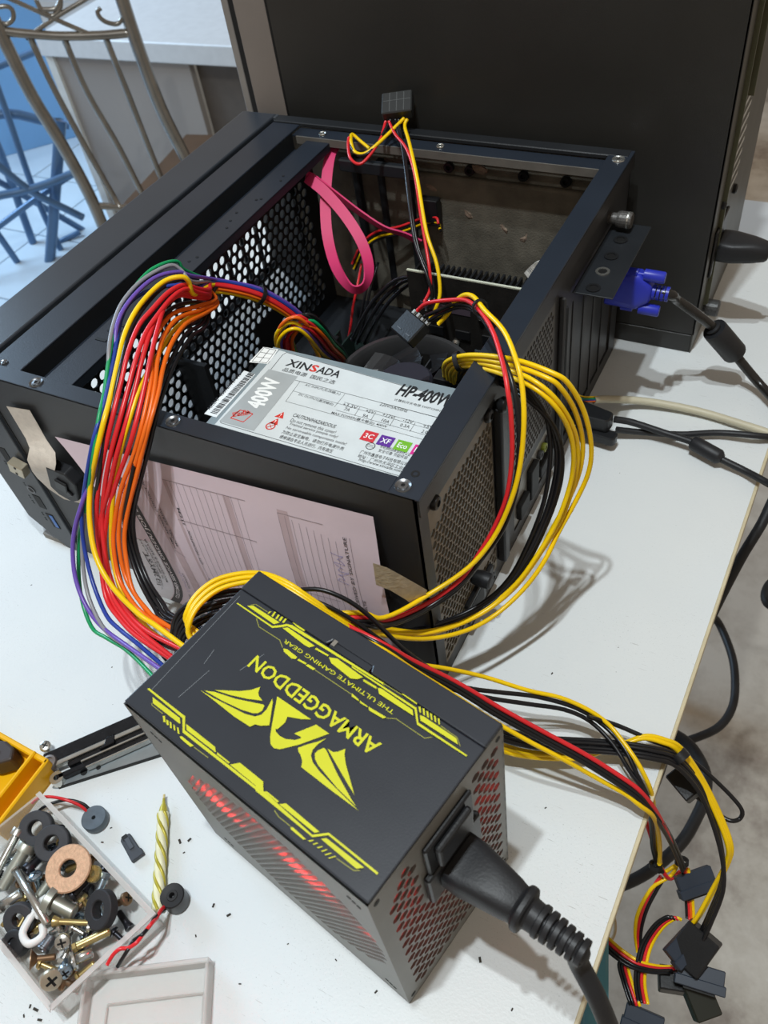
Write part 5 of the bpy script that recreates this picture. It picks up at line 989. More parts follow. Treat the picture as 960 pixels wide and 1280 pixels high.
MB().tube([(.4167,.2081,-.34),(.4296,.21,-.34),(.4478,.2021,-.34),(.4647,.1817,-.34),(.4692,.1595,-.34),(.4676,.1386,-.34),(.4607,.1079,-.34),(.4443,.0753,-.34),(.4264,.0525,-.34),(.4067,.0366,-.34),(.3862,.0233,-.34)], 0.0056, 12, 6).build('cord', M_plastic_soft, he, smooth_='all')
hf = thing('end_loop_cord', 'black cable end loop at the right-hand margin over the concrete floor', 'power cord')
MB().tube([(.4893,.4144,-.3),(.476,.3999,-.3),(.4728,.3828,-.3),(.4792,.3699,-.3),(.497,.3706,-.3)], 0.005, 10, 6).build('cord', M_plastic_soft, hf, smooth_='all')
rb = MB().tube([(.4089,-.0022,-.3),(.4101,.0087,-.3),(.4174,.0136,-.3),(.4261,.0072,-.3),(.4297,-.0046,-.3),(.4261,-.0143,-.3),(.4182,-.0167,-.3),(.4119,-.0117,-.3)], 0.0012, 8, 6, closed=True).build('rubber_band', mat('tan_rubber', '#b39a74', 0.6), smooth_='all')
tag(rb, 'thin tan rubber band loop hanging beside the bench edge', 'rubber band')

# ---------------------------------------------------------------- paper job sheet taped to the near wall of the case
pa = thing('job_sheet', 'pinkish printed job sheet hanging taped to the near wall of the open case', 'paper', (0.17, -0.004, 0.07))
PTL, PTR, PBL, PBR = Vector((0.048, -0.0026, 0.1364)), Vector((0.2723, -0.0026, 0.1532)), Vector((0.0790, -0.0180, 0.0105)), Vector((0.2890, -0.0150, 0.0120))
PWD, PHT = 0.222, 0.134
pO = Vector((0.17, -0.004, 0.07))
def psurf(a_, b_, lift=0.0):
    v = 1 - b_ / PHT
    if 0 < a_ < 0.1: a_ = a_ - 0.45 * v ** 4 * a_ * (1 - a_ / 0.1)
    u = a_ / PWD
    p = PTL.lerp(PTR, u).lerp(PBL.lerp(PBR, u), v)
    p.y -= 0.0125 * math.sin(PI * min(max(v, 0), 1)) ** 1.2 * (1 - 0.35 * u) + 0.0011 * math.sin(9 * u + 4 * v) * v + lift
    p.x += (0.010 * (1 - u) + 0.028 * max(0.0, 1 - a_ / 0.085)) * math.sin(PI * v)
    return tuple(p - pO)
def grid_mesh(fn, nu, nv, lift):
    v = [fn(PWD * i / nu, PHT * j / nv, lift) for j in range(nv + 1) for i in range(nu + 1)]
    f = [(j * (nu + 1) + i, j * (nu + 1) + i + 1, (j + 1) * (nu + 1) + i + 1, (j + 1) * (nu + 1) + i) for j in range(nv) for i in range(nu)]
    return v, f
M_paper = mat('pinkish_paper', '#d8c6cf', 0.75, 0, 0.04, 30, 0.25, 60)
pm_ = MB(); v, f = grid_mesh(psurf, 40, 24, 0.0); v2, f2 = grid_mesh(psurf, 40, 24, -0.00012); n_ = len(v)
pm_.add(v, f); pm_.add(v2, [q[::-1] for q in f2]); pm_.build('sheet', M_paper, pa, smooth_='all')
mp_ = lambda x, y: psurf(x, y, 0.00025)
mp2 = lambda x, y: psurf(x, y, 0.0004)
M_pinkband = mat('mauve_shaded_column', '#bfa9ae', 0.75, 0, 0.06, 60); M_pink_ink = mat('grey_form_ink', '#4c474a', 0.6); M_blueink = mat('blue_handwriting', '#7a78b8', 0.6)
def pband(name, a0, a1, b0, b1, m, lift=0.00015):
    mb = MB(); n = 14
    for i in range(n):
        y0 = b0 + (b1 - b0) * i / n; y1 = b0 + (b1 - b0) * (i + 1) / n
        k = 3
        for j in range(k):
            x0 = a0 + (a1 - a0) * j / k; x1 = a0 + (a1 - a0) * (j + 1) / k
            mb.add([psurf(x0, y0, lift), psurf(x1, y0, lift), psurf(x1, y1, lift), psurf(x0, y1, lift)], [(0, 1, 2, 3)])
    return mb.build(name, m, pa)
pband('white_margin', 0.0, 0.030, 0.0, 0.078, mat('white_margin_paper', '#dcd9e0', 0.75))
pband('title_band', 0.031, 0.0405, 0.0, PHT - 0.012, mat('dark_title_band', '#4a4648', 0.7))
pband('shaded_column', 0.056, 0.066, 0.004, PHT - 0.014, M_pinkband)
pband('shaded_column', 0.080, 0.083, 0.004, PHT - 0.010, M_pinkband)
pband('shaded_column', 0.124, 0.129, 0.004, PHT - 0.010, M_pinkband)
pband('shaded_column', 0.161, 0.168, 0.004, PHT - 0.010, M_pinkband)
tx = MB(); letter(tx, '113 2MYST', (0.0150, 0.026), (0.0150, 0.068), 0.0055, 0, 0.02, mapf=mp2); tx.build('lettering', M_pink_ink, pa)
for s_, a_, b0, b1, h in (('113, JALAN MASJID BULI, PEKAN', 0.0178, 0.018, 0.078, 0.0022), ('TEL: SERVICE CENTRE', 0.0215, 0.040, 0.075, 0.0022), ('MAIN SERVICE & REPAIR', 0.0252, 0.036, 0.08, 0.0022),
    ('DATE', 0.0500, 0.016, 0.026, 0.0022), ('TECHNICIAN', 0.0525, 0.036, 0.055, 0.0020), ('CUST:', 0.0535, 0.012, 0.022, 0.0022), ('NAME  ADDRESS  CONTACT NO', 0.0615, 0.078, 0.122, 0.0020), ('MODEL  SERIAL', 0.0655, 0.080, 0.105, 0.0020),
    ('IN: DATE', 0.0700, 0.012, 0.026, 0.0022), ('PROBLEM  REPORTED', 0.0880, 0.020, 0.058, 0.0028), ('Restart / Power', 0.0925, 0.024, 0.060, 0.0030), ('No display', 0.0965, 0.030, 0.056, 0.0028),
    ('ITEM', 0.0860, 0.098, 0.108, 0.0022), ('QTY  DESCRIPTION', 0.0880, 0.070, 0.094, 0.0022), ('TERMS AND CONDITIONS', 0.1470, 0.040, 0.080, 0.0022), ('ALL GOODS RETURNED', 0.1520, 0.042, 0.078, 0.0020), ('WITHIN SEVEN DAYS', 0.1560, 0.044, 0.080, 0.0020), ('TOTAL', 0.1690, 0.010, 0.022, 0.0022), ('RECEIVED BY SIGNATURE', 0.2035, 0.070, 0.118, 0.0022), ('DATE', 0.2080, 0.070, 0.080, 0.0020)):
    tx = MB(); letter(tx, s_, (a_, b0), (a_, b1), h * (1.15 if a_ < 0.08 else 1), 0, 0.002, mapf=mp2); tx.build('lettering', M_pink_ink, pa)
tw_ = MB(); letter(tw_, 'CUSTOMER SERVICE ORDER/ JOB SHEET', (0.0388, 0.010), (0.0388, 0.115), 0.0056, 0, 0.02, mapf=lambda x, y: psurf(x, y, 0.0005)); tw_.build('title_lettering', mat('pale_title_print', '#ddd6da', 0.7), pa)
lnm = MB()
for k in range(11): strip2(lnm, [(0.086 + k * 0.0049, 0.004), (0.086 + k * 0.0049, PHT - 0.010)], 0.00022, 0, mp_, 14)
for k in range(9): strip2(lnm, [(0.161 + k * 0.0044, 0.004), (0.161 + k * 0.0044, PHT - 0.012 - 0.001 * k)], 0.00022, 0, mp_, 14)
for b_ in (0.004, 0.100, PHT - 0.010): strip2(lnm, [(0.080, b_), (0.140, b_)], 0.00025, 0, mp_, 8)
for b_ in (PHT - 0.012, 0.074): strip2(lnm, [(0.161, b_), (0.190, b_)], 0.00025, 0, mp_, 6)
strip2(lnm, [(0.2055, 0.060), (0.2055, 0.118)], 0.0003, 0, mp_, 8); strip2(lnm, [(0.058, 0.076), (0.068, 0.072)], 0.0003, 0, mp_, 2)
strip2(lnm, [(0.141, 0.040), (0.160, 0.036)], 0.0004, 0, mp_, 3)
lnm.build('ruled_lines', mat('ruled_line_ink', '#8b7c82', 0.7), pa)
hw = MB()
for a_, b0, n, st, am in ((0.048, 0.030, 26, 0.0011, 0.0022), (0.098, 0.040, 24, 0.0010, 0.0018), (0.196, 0.088, 22, 0.0009, 0.0050), (0.105, 0.030, 20, 0.0010, 0.0016)):
    strip2(hw, [(a_ + am * math.sin(k * 1.7 + a_ * 99) * (0.6 + 0.4 * math.sin(k)), b0 + k * st + 0.0008 * math.cos(k * 2.3)) for k in range(n)], 0.00022, 0, mp2, 1)
hw.build('handwriting', M_blueink, pa)
def tape(name, label, quad_rows, m):
    """rows of left/right points -> a strip with thickness"""
    mb = MB(); v = []; f = []
    c0 = Vector(quad_rows[0][0])
    for l_, r_ in quad_rows: v += [Vector(l_) - c0, Vector(r_) - c0]
    n = len(v); v += [p + Vector((0, 0.00015, 0.0001)) for p in v]
    for i in range(len(quad_rows) - 1): f += [(2 * i, 2 * i + 1, 2 * i + 3, 2 * i + 2), (n + 2 * i + 2, n + 2 * i + 3, n + 2 * i + 1, n + 2 * i)]
    mb.add(v, f); o = mb.build(name, m, None, smooth_='all'); o.location = c0
    return tag(o, label, 'tape')
M_tape = mat('masking_tape', '#cdbfa4', 0.65, 0, 0.12, 200, 0.35, 500)
tape('masking_tape', 'beige masking tape holding the right corner of the job sheet', [(a_, b_) for a_, b_ in zip([(.2767,-.0165,.1346),(.2837,-.015,.1323),(.2893,-.0105,.1222),(.2977,-.003,.1053)], [(.2757,-.0165,.1161),(.2833,-.0155,.1139),(.2894,-.0115,.1034),(.2913,-.004,.0842)])], M_tape)
M_tape2 = mat('pale_paper_tape', '#d9d0c4', 0.6, 0, 0.08, 200, 0.3, 500)
tape('paper_tape', 'pale paper tape strip stuck over the dongle at the case front', [(a_, b_) for a_, b_ in zip([(.0161,-.0026,.1518),(.0163,-.0027,.1386),(.0168,-.003,.1253),(.0232,-.0075,.1231),(.021,-.012,.1159),(.019,-.0122,.1051),(.0045,-.004,.0851),(.0083,-.0028,.0742),(.0185,-.0028,.0684),(.0343,-.0028,.0705)], [(.0377,-.0026,.1548),(.0379,-.0027,.1426),(.0377,-.0028,.1305),(.0475,-.0075,.1269),(.0495,-.012,.1221),(.0432,-.0122,.113),(.0244,-.004,.0877),(.0233,-.0028,.0798),(.0293,-.0028,.0773),(.0464,-.0028,.0854)])], M_tape2)
dg = thing('usb_receiver', 'stubby black dongle under the paper tape at the case front', 'dongle', (.0438,-.004,.1023))
MB(frame((0, 0, 0), (0.94, 0, -0.34), (0.34, 0, 0.94))).prism([(-0.011, -0.012), (-0.005, -0.0165), (0.006, -0.0165), (0.0115, -0.010), (0.0115, 0.008), (0.004, 0.014), (-0.011, 0.010)], 0.0, 0.0085).build('body', M_plastic_soft, dg, 0.001, seg=2)
MB(frame((0, 0, 0), (0.94, 0, -0.34), (0.34, 0, 0.94))).box(-0.004, 0.005, -0.005, 0.004, 0.0085, 0.0105).build('raised_tab', M_plastic, dg, 0.0006)
MB(frame((0, 0, 0), (0.94, 0, -0.34), (0.34, 0, 0.94))).prism([(-0.001, -0.003), (0.005, -0.009), (0.009, -0.005), (0.004, -0.001)], 0.0085, 0.0100).build('raised_tab', M_plastic, dg, 0.0005)
mu = thing('usb_plug', 'bare metal plug sticking out of the front port under the tape', 'plug', (-.0058,-.003,.0944))
MB(frame((0, 0, 0), (0.95, 0, -0.30), (0.30, 0, 0.95))).box(-0.0055, 0.0065, -0.0050, 0.0050, 0.0, 0.0065).build('shell', mat('pale_nickel', '#b7ad98', 0.35, 0.7), mu, 0.0004)
for k in (-1, 1): MB(frame((0, 0, 0), (0.95, 0, -0.30), (0.30, 0, 0.95))).box(0.0, 0.0016, k * 0.003 - 0.0008, k * 0.003 + 0.0008, 0.0065, 0.0068).build('shell_hole', M_port, mu)

# ---------------------------------------------------------------- clear box full of screws
BR_ = Vector((0.2210, -0.1880, 0)); d1 = Vector((-math.cos(math.radians(-13)), -math.sin(math.radians(-13)), 0)); d2 = Vector((math.cos(math.radians(-109)), math.sin(math.radians(-109)), 0))
LB, WB, HB = 0.106, 0.060, 0.021
M_clear = mat('cloudy_clear_plastic', '#e6e6e2', 0.18, 0, 0.03, 30, alpha=0.30, spec=0.6)
bx = thing('clear_screw_box', 'cloudy clear plastic box holding mixed screws and washers', 'box', tuple(BR_))
def quadprism(c4, z0, z1, name, parent, m=M_clear): return MB().prism([(p.x, p.y) for p in c4], z0, z1).build(name, m, parent)
o0 = Vector((0, 0, 0)); t_ = 0.0016; n1 = d1; n2 = d2
C = lambda i, j: o0 + d1 * i + d2 * j
quadprism([C(0, 0), C(LB, 0), C(LB, WB), C(0, WB)], 0.0002, 0.0014, 'base', bx)
quadprism([C(0, 0), C(LB, 0), C(LB, t_), C(0, t_)], 0.0014, HB, 'wall', bx)
quadprism([C(0, WB - t_), C(LB, WB - t_), C(LB, WB), C(0, WB)], 0.0014, HB, 'wall', bx)
quadprism([C(0, t_), C(t_, t_), C(t_, WB - t_), C(0, WB - t_)], 0.0014, HB, 'wall', bx)
quadprism([C(LB - t_, t_), C(LB, t_), C(LB, WB - t_), C(LB - t_, WB - t_)], 0.0014, HB, 'wall', bx)
M_rim = mat('cloudy_rim_plastic', '#d9d6d2', 0.3, 0, 0.05, alpha=0.55)
quadprism([C(-0.0012, -0.0012), C(LB, -0.0012), C(LB, t_), C(-0.0012, t_)], HB, HB + 0.0012, 'rim', bx, M_rim)
quadprism([C(-0.0012, t_), C(t_, t_), C(t_, WB), C(-0.0012, WB)], HB, HB + 0.0012, 'rim', bx, M_rim)
quadprism([C(t_, WB - t_), C(LB, WB - t_), C(LB, WB + 0.0012), C(-0.0012, WB + 0.0012)], HB, HB + 0.0012, 'rim', bx, M_rim)
# lid lying on the bench
ld_ = thing('clear_box_lid', 'cloudy clear lid lying upside down beside the screw box', 'lid', (.2345,-.2178,.0), 0.0)
lo_ = Vector((.2345,-.2178,.0))
la, lb_, lc = [Vector(p) - lo_ for p in [(.2001,-.2247,.01),(.2551,-.1908,.01),(.2915,-.224,.01)]]
for p in (la, lb_, lc): p.z = 0
lu = (lb_ - la); lv = lc - lb_; lv = lv - lu.normalized() * lv.dot(lu.normalized()); lv = lv.normalized() * 0.085
LQ = lambda i, j: la + lu * i + lv * j
def lquad(i0, i1, j0, j1, z0, z1, name, m): MB().prism([(q.x, q.y) for q in (LQ(i0, j0), LQ(i1, j0), LQ(i1, j1), LQ(i0, j1))], z0, z1).build(name, m, ld_, 0.0006)
M_lid = mat('cloudy_lid_plastic', '#e9e9e5', 0.15, 0, 0.03, 30, alpha=0.24)
lquad(0.0, 1, 0, 1, 0.0002, 0.0012, 'panel', M_lid)
lquad(0, 1, 0, 0.030, 0.0012, 0.011, 'rim', M_rim); lquad(0, 0.03, 0.03, 1, 0.0012, 0.011, 'rim', M_rim); lquad(0.97, 1, 0.03, 1, 0.0012, 0.011, 'rim', M_rim); lquad(0.03, 0.97, 0.97, 1, 0.0012, 0.011, 'rim', M_rim)
lquad(0.16, 0.94, 0.16, 0.175, 0.0012, 0.0026, 'ridge', M_rim); lquad(0.16, 0.175, 0.175, 0.9, 0.0012, 0.0026, 'ridge', M_rim); lquad(0.925, 0.94, 0.175, 0.9, 0.0012, 0.0026, 'ridge', M_rim)

# ---- fasteners
M_rubber = mat('dark_grey_rubber', '#3a3b3f', 0.7, 0, 0.12, 90, 0.2, 400)
M_copper = mat('coppery_tan_washer', '#c9a284', 0.5, 0.35, 0.14, 500, 0.2, 900)
M_bronze = mat('bronzed_screw', '#96795e', 0.38, 0.8, 0.2); M_blackox = mat('black_oxide_steel', '#33343a', 0.35, 0.7, 0.2); M_bluez = mat('blue_zinc_steel', '#9fb0be', 0.25, 0.9, 0.15)
def lay(c0, ang, tilt=0.1): return TR(*c0) @ RZ(ang) @ RY(PI / 2 + tilt)
def screw(name, label, p0, p1, rs, rh, hh, m, style='pan', group=None, thread=True, cat='screw'):
    """p0 = centre of the head, p1 = tip"""
    a_ = Vector(p0); b_ = Vector(p1); d = b_ - a_; L = d.length
    t = thing(name, label, cat, tuple(a_), 0, group)
    Q = d.to_track_quat('Z', 'Y').to_matrix().to_4x4()
    if style == 'pan': hp = [(rh * 0.6, -hh), (rh * 0.92, -hh * 0.7), (rh, -hh * 0.2), (rh, 0)]
    elif style == 'flat': hp = [(rh * 0.98, -hh), (rh, -hh * 0.8), (rs, hh * 0.6)]
    elif style == 'cap': hp = [(rh * 0.5, -hh + 0.001), (rh * 0.55, -hh), (rh * 0.95, -hh), (rh, -hh * 0.9), (rh, 0)]
    else: hp = [(rh * 0.95, -hh), (rh, -hh * 0.8), (rh, 0)]
    h = MB(Q).lathe(hp, 6 if style == 'hex' else 16).build('head', m, t, smooth_=style != 'hex')
    if style in ('pan', 'flat'):
        cr = MB(Q); cr.box(-rh * 0.55, rh * 0.55, -rh * 0.12, rh * 0.12, -hh - 0.00008, -hh + 0.0002); cr.box(-rh * 0.12, rh * 0.12, -rh * 0.55, rh * 0.55, -hh - 0.00008, -hh + 0.0002); cr.build('cross_recess', M_port, h)
    pr = []
    if thread:
        z = 0.0; pt = 0.0011
        while z < L - pt: pr += [(rs * 0.84, z), (rs, z + pt * 0.5)]; z += pt
        pr += [(rs * 0.8, L - 0.0004), (rs * 0.4, L)]
    else: pr = [(rs, 0), (rs, L - 0.0006), (rs * 0.7, L)]
    MB(Q).lathe(pr, 12).build('shank', m, t, smooth_='all')
    return t
def ringthing(name, label, c0, r0, r1, h, m, tilt=(0.15, 0.1), cat='washer', group=None):
    o = MB().ring([(r0, 0), (r0 + 0.0004, -0.0003), (r1 - 0.0006, 0), (r1, 0.0006), (r1, h - 0.0006), (r1 - 0.0006, h), (r0 + 0.0005, h), (r0, h - 0.0005)], 32).build(name, m, None, smooth_=True)
    o.location = c0; o.rotation_euler = (tilt[0], tilt[1], 0)
    return tag(o, label, cat, group)
ringthing('rubber_grommet', 'grey rubber ring at the top corner of the screw box', (.1273,-.179,.0135), 0.0042, 0.0096, 0.0055, M_rubber, (0.25, 0.2), 'grommet')
ringthing('rubber_grommet', 'grey rubber ring overlapped by the tan washer', (.1424,-.1817,.014), 0.0042, 0.0098, 0.0055, M_rubber, (0.2, 0.2), 'grommet')
ringthing('rubber_grommet', 'tilted black rubber ring beside the right wall of the screw box', (.1927,-.1966,.0145), 0.0045, 0.0100, 0.0055, mat('black_rubber', '#2a2a2d', 0.7, 0, 0.1, 90, 0.2, 400), (0.45, -0.3), 'grommet')
ringthing('flat_washer', 'large coppery tan washer lying on top of the screws', (.1631,-.1893,.02), 0.0046, 0.0127, 0.0016, M_copper, (0.10, 0.06))
ringthing('rubber_grommet', 'dark rubber ring half buried beside the white cable clip', (.1507,-.2192,.01), 0.0035, 0.0085, 0.005, M_rubber, (0.5, 0.3), 'grommet')
sw = ringthing('serrated_nut', 'small brass serrated nut next to the tan washer', (.1767,-.1848,.016), 0.0014, 0.0044, 0.003, M_zinc_y, (0.3, -0.2), 'nut')
for k in range(20):
    a_ = k * PI / 10; MB(RZ(a_)).box(0.0020, 0.0044, -0.00025, 0.00025, 0.0029, 0.0034).build('serration', M_zinc_y, sw)
ft = thing('rubber_bumper', 'black rubber foot in the left corner of the screw box', 'foot', (.1563,-.2288,.006))
MB(RX(0.4)).lathe([(0.0060, 0), (0.0072, 0.001), (0.0070, 0.006), (0.0058, 0.0068), (0.003, 0.0068), (0.003, 0.005)], 20).build('body', M_plastic_soft, ft, smooth_=True)
S = {'a':[(.1195,-.1881,.016),(.1219,-.2109,.012)],'b':[(.1301,-.1925,.016),(.1292,-.2133,.01)],'c':[(.1358,-.2026,.0195),(.1702,-.216,.0165)],'d':[(.1647,-.2059,.015),(.1774,-.2051,.012)],'e':[(.1733,-.2125,.0155),(.19,-.2048,.013)],'f':[(.1831,-.2187,.016),(.1781,-.2134,.006)],'g':[(.1732,-.2317,.013),(.1807,-.2258,.009)],'h':[(.1884,-.2349,.014),(.1765,-.2306,.004)],'i':[(.1929,-.2228,.013),(.1977,-.2155,.01)],'j':[(.1903,-.2173,.014),(.201,-.2035,.013)],'k':[(.1734,-.2259,.012),(.1732,-.2189,.011)],'l':[(.191,-.2287,.012),(.1829,-.2239,.006)],'m':[(.1711,-.1981,.014),(.1734,-.1888,.014)],'n':[(.1816,-.1845,.015),(.1827,-.1923,.013)],'o':[(.1377,-.22,.013),(.1441,-.2097,.014)],'p':[(.1469,-.2108,.013),(.1446,-.2275,.012)],'q':[(.1464,-.2002,.016),(.1482,-.2039,.008)],'r':[(.1378,-.1974,.013),(.1378,-.1909,.011)],'s':[(.1528,-.1985,.012),(.1516,-.2076,.01)],'t':[(.1985,-.1877,.013),(.1935,-.1913,.009)],'u':[(.1747,-.2143,.012),(.1705,-.2191,.01)],'v':[(.1765,-.2318,.01),(.1856,-.2306,.008)],'w':[(.1894,-.2073,.012),(.1931,-.205,.01)],'x':[(.1765,-.1976,.012),(.1808,-.1996,.008)],'y':[(.1527,-.2261,.01),(.15,-.2116,.009)],'z':[(.1803,-.211,.01),(.187,-.2107,.008)]}
screw('socket_bolt', 'long steel socket bolt leaning at the left of the screw box', *S['a'], 0.0024, 0.0040, 0.004, M_chrome, 'cap')
screw('cap_bolt', 'thick zinc bolt with a round cap head beside the long socket bolt', *S['b'], 0.0038, 0.0055, 0.0045, mat('dull_zinc', '#aeb0a6', 0.4, 0.75, 0.15), 'cap')
screw('clevis_pin', 'long smooth steel pin lying across the white cable clip', *S['c'], 0.0022, 0.0026, 0.001, M_chrome, 'cap', thread=False, cat='pin')
screw('flat_head_bolt', 'stubby bolt with a wide zinc cap head below the tan washer', *S['d'], 0.0042, 0.0075, 0.0042, mat('dull_zinc', '#aeb0a6', 0.4, 0.75, 0.15), 'cap')
screw('wood_screw', 'brass wood screw pointing toward the black rubber ring', *S['e'], 0.0017, 0.0030, 0.0022, M_zinc_y, 'flat')
screw('pan_head_screw', 'pan head screw standing with its bright cross recess up', *S['f'], 0.0019, 0.0042, 0.0026, M_chrome)
screw('countersunk_screw', 'bronzed countersunk screw lying near the bottom corner', *S['g'], 0.0018, 0.0050, 0.0020, M_bronze, 'flat')
screw('truss_head_screw', 'nickel truss head screw in the bottom corner of the box', *S['h'], 0.0022, 0.0056, 0.0026, mat('warm_nickel', '#c2b8a4', 0.35, 0.8, 0.15))
screw('smooth_rivet', 'smooth steel rivet against the near wall of the box', *S['i'], 0.0028, 0.0046, 0.0014, M_chrome, 'cap', thread=False, cat='rivet')
screw('drill_tip', 'brassy twisted drill tip lying above the smooth rivet', *S['j'], 0.0024, 0.0026, 0.002, M_zinc_y, 'hex', cat='drill bit')
screw('grub_screw', 'short black threaded stud beside the rubber foot', *S['k'], 0.0036, 0.0036, 0.001, mat('dark_steel_thread', '#70747a', 0.35, 0.85), 'cap')
screw('blue_zinc_screw', 'blue-tinted zinc screw standing near the truss head screw', *S['l'], 0.0020, 0.0040, 0.003, M_bluez)
screw('black_machine_screw', 'black threaded machine screw under the tan washer edge', *S['m'], 0.0021, 0.0030, 0.002, M_blackox, 'cap')
screw('blue_zinc_screw', 'blue-tinted zinc bolt between the tan washer and black ring', *S['n'], 0.0022, 0.0030, 0.003, M_bluez, 'hex')
screw('sleeve_bolt', 'smooth silver sleeve bolt at the left edge of the box', *S['o'], 0.0030, 0.0036, 0.002, M_chrome, 'cap', thread=False)
screw('brass_rod_screw', 'slim brass rod lying under the long smooth pin', *S['p'], 0.0013, 0.0016, 0.001, M_zinc_y, 'cap', thread=False)
screw('button_screw', 'small button head screw left of the tan washer', *S['q'], 0.0018, 0.0036, 0.0024, M_bluez)
screw('black_machine_screw', 'dark machine screw beneath the rubber rings', *S['r'], 0.0026, 0.0040, 0.003, M_blackox, 'cap')
screw('threaded_stud', 'zinc threaded stud between long pin and tan washer', *S['s'], 0.0030, 0.0032, 0.002, mat('dull_zinc', '#aeb0a6', 0.4, 0.75, 0.15), 'cap')
screw('pan_head_screw', 'coppery pan head screw in the right corner of the box', *S['t'], 0.0018, 0.0036, 0.0024, M_bronze)
MN = {'bright_zinc_steel': 'bright zinc', 'yellow_zinc_steel': 'yellowish brass', 'black_oxide_steel': 'black', 'blue_zinc_steel': 'blue-tinted', 'bronzed_screw': 'bronzed'}
HN = {'pan': 'domed', 'flat': 'flat', 'hex': 'six-sided'}
def filler(p0, p1, rs, rh, m, st):
    lab = 'small %s screw with a %s head half buried in the clear screw box' % (MN[m.name], HN[st])
    screw('machine_screw', lab, p0, p1, rs, rh, 0.002, m, st, MN[m.name] + ' ' + HN[st] + ' head screws buried in the clear box')
for k_ in 'uvwxyz': filler(*S[k_], 0.0016, 0.0030, M_chrome if k_ in 'uwz' else M_zinc_y, 'pan')
for k in range(40):
    c0 = BR_ + d1 * RN.uniform(0.008, LB - 0.008) + d2 * RN.uniform(0.007, WB - 0.007); z = RN.uniform(0.004, 0.0085); a_ = RN.uniform(0, 6.28); L = RN.uniform(0.006, 0.013)
    e_ = Vector((math.cos(a_) * L * 0.5, math.sin(a_) * L * 0.5, RN.uniform(-0.001, 0.001)))
    c0 = Vector((c0.x, c0.y, z)); filler(c0 - e_, c0 + e_, RN.uniform(0.0014, 0.0022), RN.uniform(0.0026, 0.0036), RN.choice((M_chrome, M_zinc_y, M_blackox, M_bluez, M_bronze)), RN.choice(('pan', 'flat', 'hex')))
# white P-shaped cable clip
cc = thing('cable_clip', 'white plastic cable clip hooked round the long steel pin', 'clip', (.1637,-.2192,.014))
MB(RZ(-0.5)).tube([(-0.010, 0.006, 0), (-0.006, -0.002, 0), (-0.001, -0.0075, 0.000), (0.006, -0.006, 0), (0.0065, 0.001, 0), (0.001, 0.003, 0.0005)], 0.0021, 8, 5).build('hook', mat('white_nylon', '#e4e4e2', 0.4), cc, smooth_='all')
MB(RZ(-0.5)).box(-0.013, -0.003, 0.001, 0.010, -0.0015, 0.0015).build('tab', mat('white_nylon', '#e4e4e2', 0.4), cc, 0.0008)

# ---------------------------------------------------------------- loose bits on the bench
def mini_wire(parent, c_, pts, r): return wire(parent, c_, pts, r, 6, 8)
b1 = thing('small_buzzer', 'grey disc buzzer with red and black leads above the screw box', 'buzzer', (.1481,-.1593,.0))
MB().ring([(0.0012, 0.0062), (0.0012, 0.0004), (0.0070, 0.0004), (0.0074, 0.001), (0.0074, 0.0058), (0.0070, 0.0064)], 28).build('disc', mat('slate_buzzer', '#566069', 0.5, 0, 0.15, 200, 0.2, 500), b1, smooth_=True)
bo_ = Vector((.1481,-.1593,.0))
for c_, s_ in (('red', [(.1433,-.1585,.004),(.1376,-.1576,.009),(.1287,-.1593,.013),(.1195,-.1618,.013),(.116,-.1658,.016),(.1131,-.1693,.014)]), ('black', [(.1429,-.1566,.004),(.1374,-.1557,.007),(.1297,-.158,.01),(.1232,-.1629,.011),(.1202,-.1673,.012),(.1172,-.1708,.01)])):
    mini_wire(b1, c_, [tuple(Vector(p) - bo_) for p in s_], 0.0009)
b2 = thing('piezo_speaker', 'black cylindrical buzzer with twisted red and black leads', 'buzzer', (.2197,-.1752,.0))
bo_ = Vector((.2197,-.1752,.0))
MB().ring([(0.0009, 0.0105), (0.0009, 0.0085), (0.0001, 0.0085), (0.0001, 0.0002), (0.0062, 0.0002), (0.0066, 0.001), (0.0066, 0.0110), (0.0061, 0.0115), (0.0030, 0.0113), (0.0028, 0.0116), (0.0016, 0.0116)], 28).build('can', mat('black_buzzer_can', '#1c1c1e', 0.4, 0, 0.15, 200), b2, smooth_=True)
for c_, s_ in (('red', [(.2182,-.1799,.008),(.2201,-.1841,.014),(.2223,-.1883,.018),(.2244,-.1925,.024),(.2232,-.1969,.023),(.224,-.2028,.026),(.2205,-.2066,.024),(.2175,-.2088,.025),(.2155,-.2126,.024),(.2147,-.2173,.022)]), ('black', [(.2186,-.18,.006),(.22,-.1852,.013),(.2223,-.1893,.02),(.2234,-.1936,.022),(.2238,-.1985,.025),(.2205,-.2027,.023),(.221,-.2072,.024),(.22,-.2116,.022),(.2181,-.2154,.018)])):
    mini_wire(b2, c_, [tuple(Vector(p) - bo_) for p in s_], 0.0010)
jc = thing('connector_shell', 'tiny dark grey plastic connector shell lying between buzzer and candle', 'connector', (.1775,-.1626,.0))
JM = frame((0, 0, 0), tuple(Vector((.1836,-.1657,.0)) - Vector((.1699,-.1591,.0))), (0.7, 0.7, 0))
MB(JM).prism([(-0.0085, -0.002), (-0.0075, 0.0026), (0.004, 0.0034), (0.0045, 0.0042), (0.0085, 0.0042), (0.0085, -0.0036), (-0.0065, -0.0036)], 0.0002, 0.0032).build('body', mat('dark_slate_plastic', '#3d4148', 0.5), jc, 0.0004)
MB(JM).box(-0.0055, 0.002, -0.0014, 0.0014, 0.0032, 0.0040).build('latch', mat('slate_latch', '#4a4f57', 0.5), jc, 0.0003)
MB(JM).box(-0.0082, -0.0050, -0.0022, 0.0010, 0.0028, 0.0034).build('opening', M_port, jc)
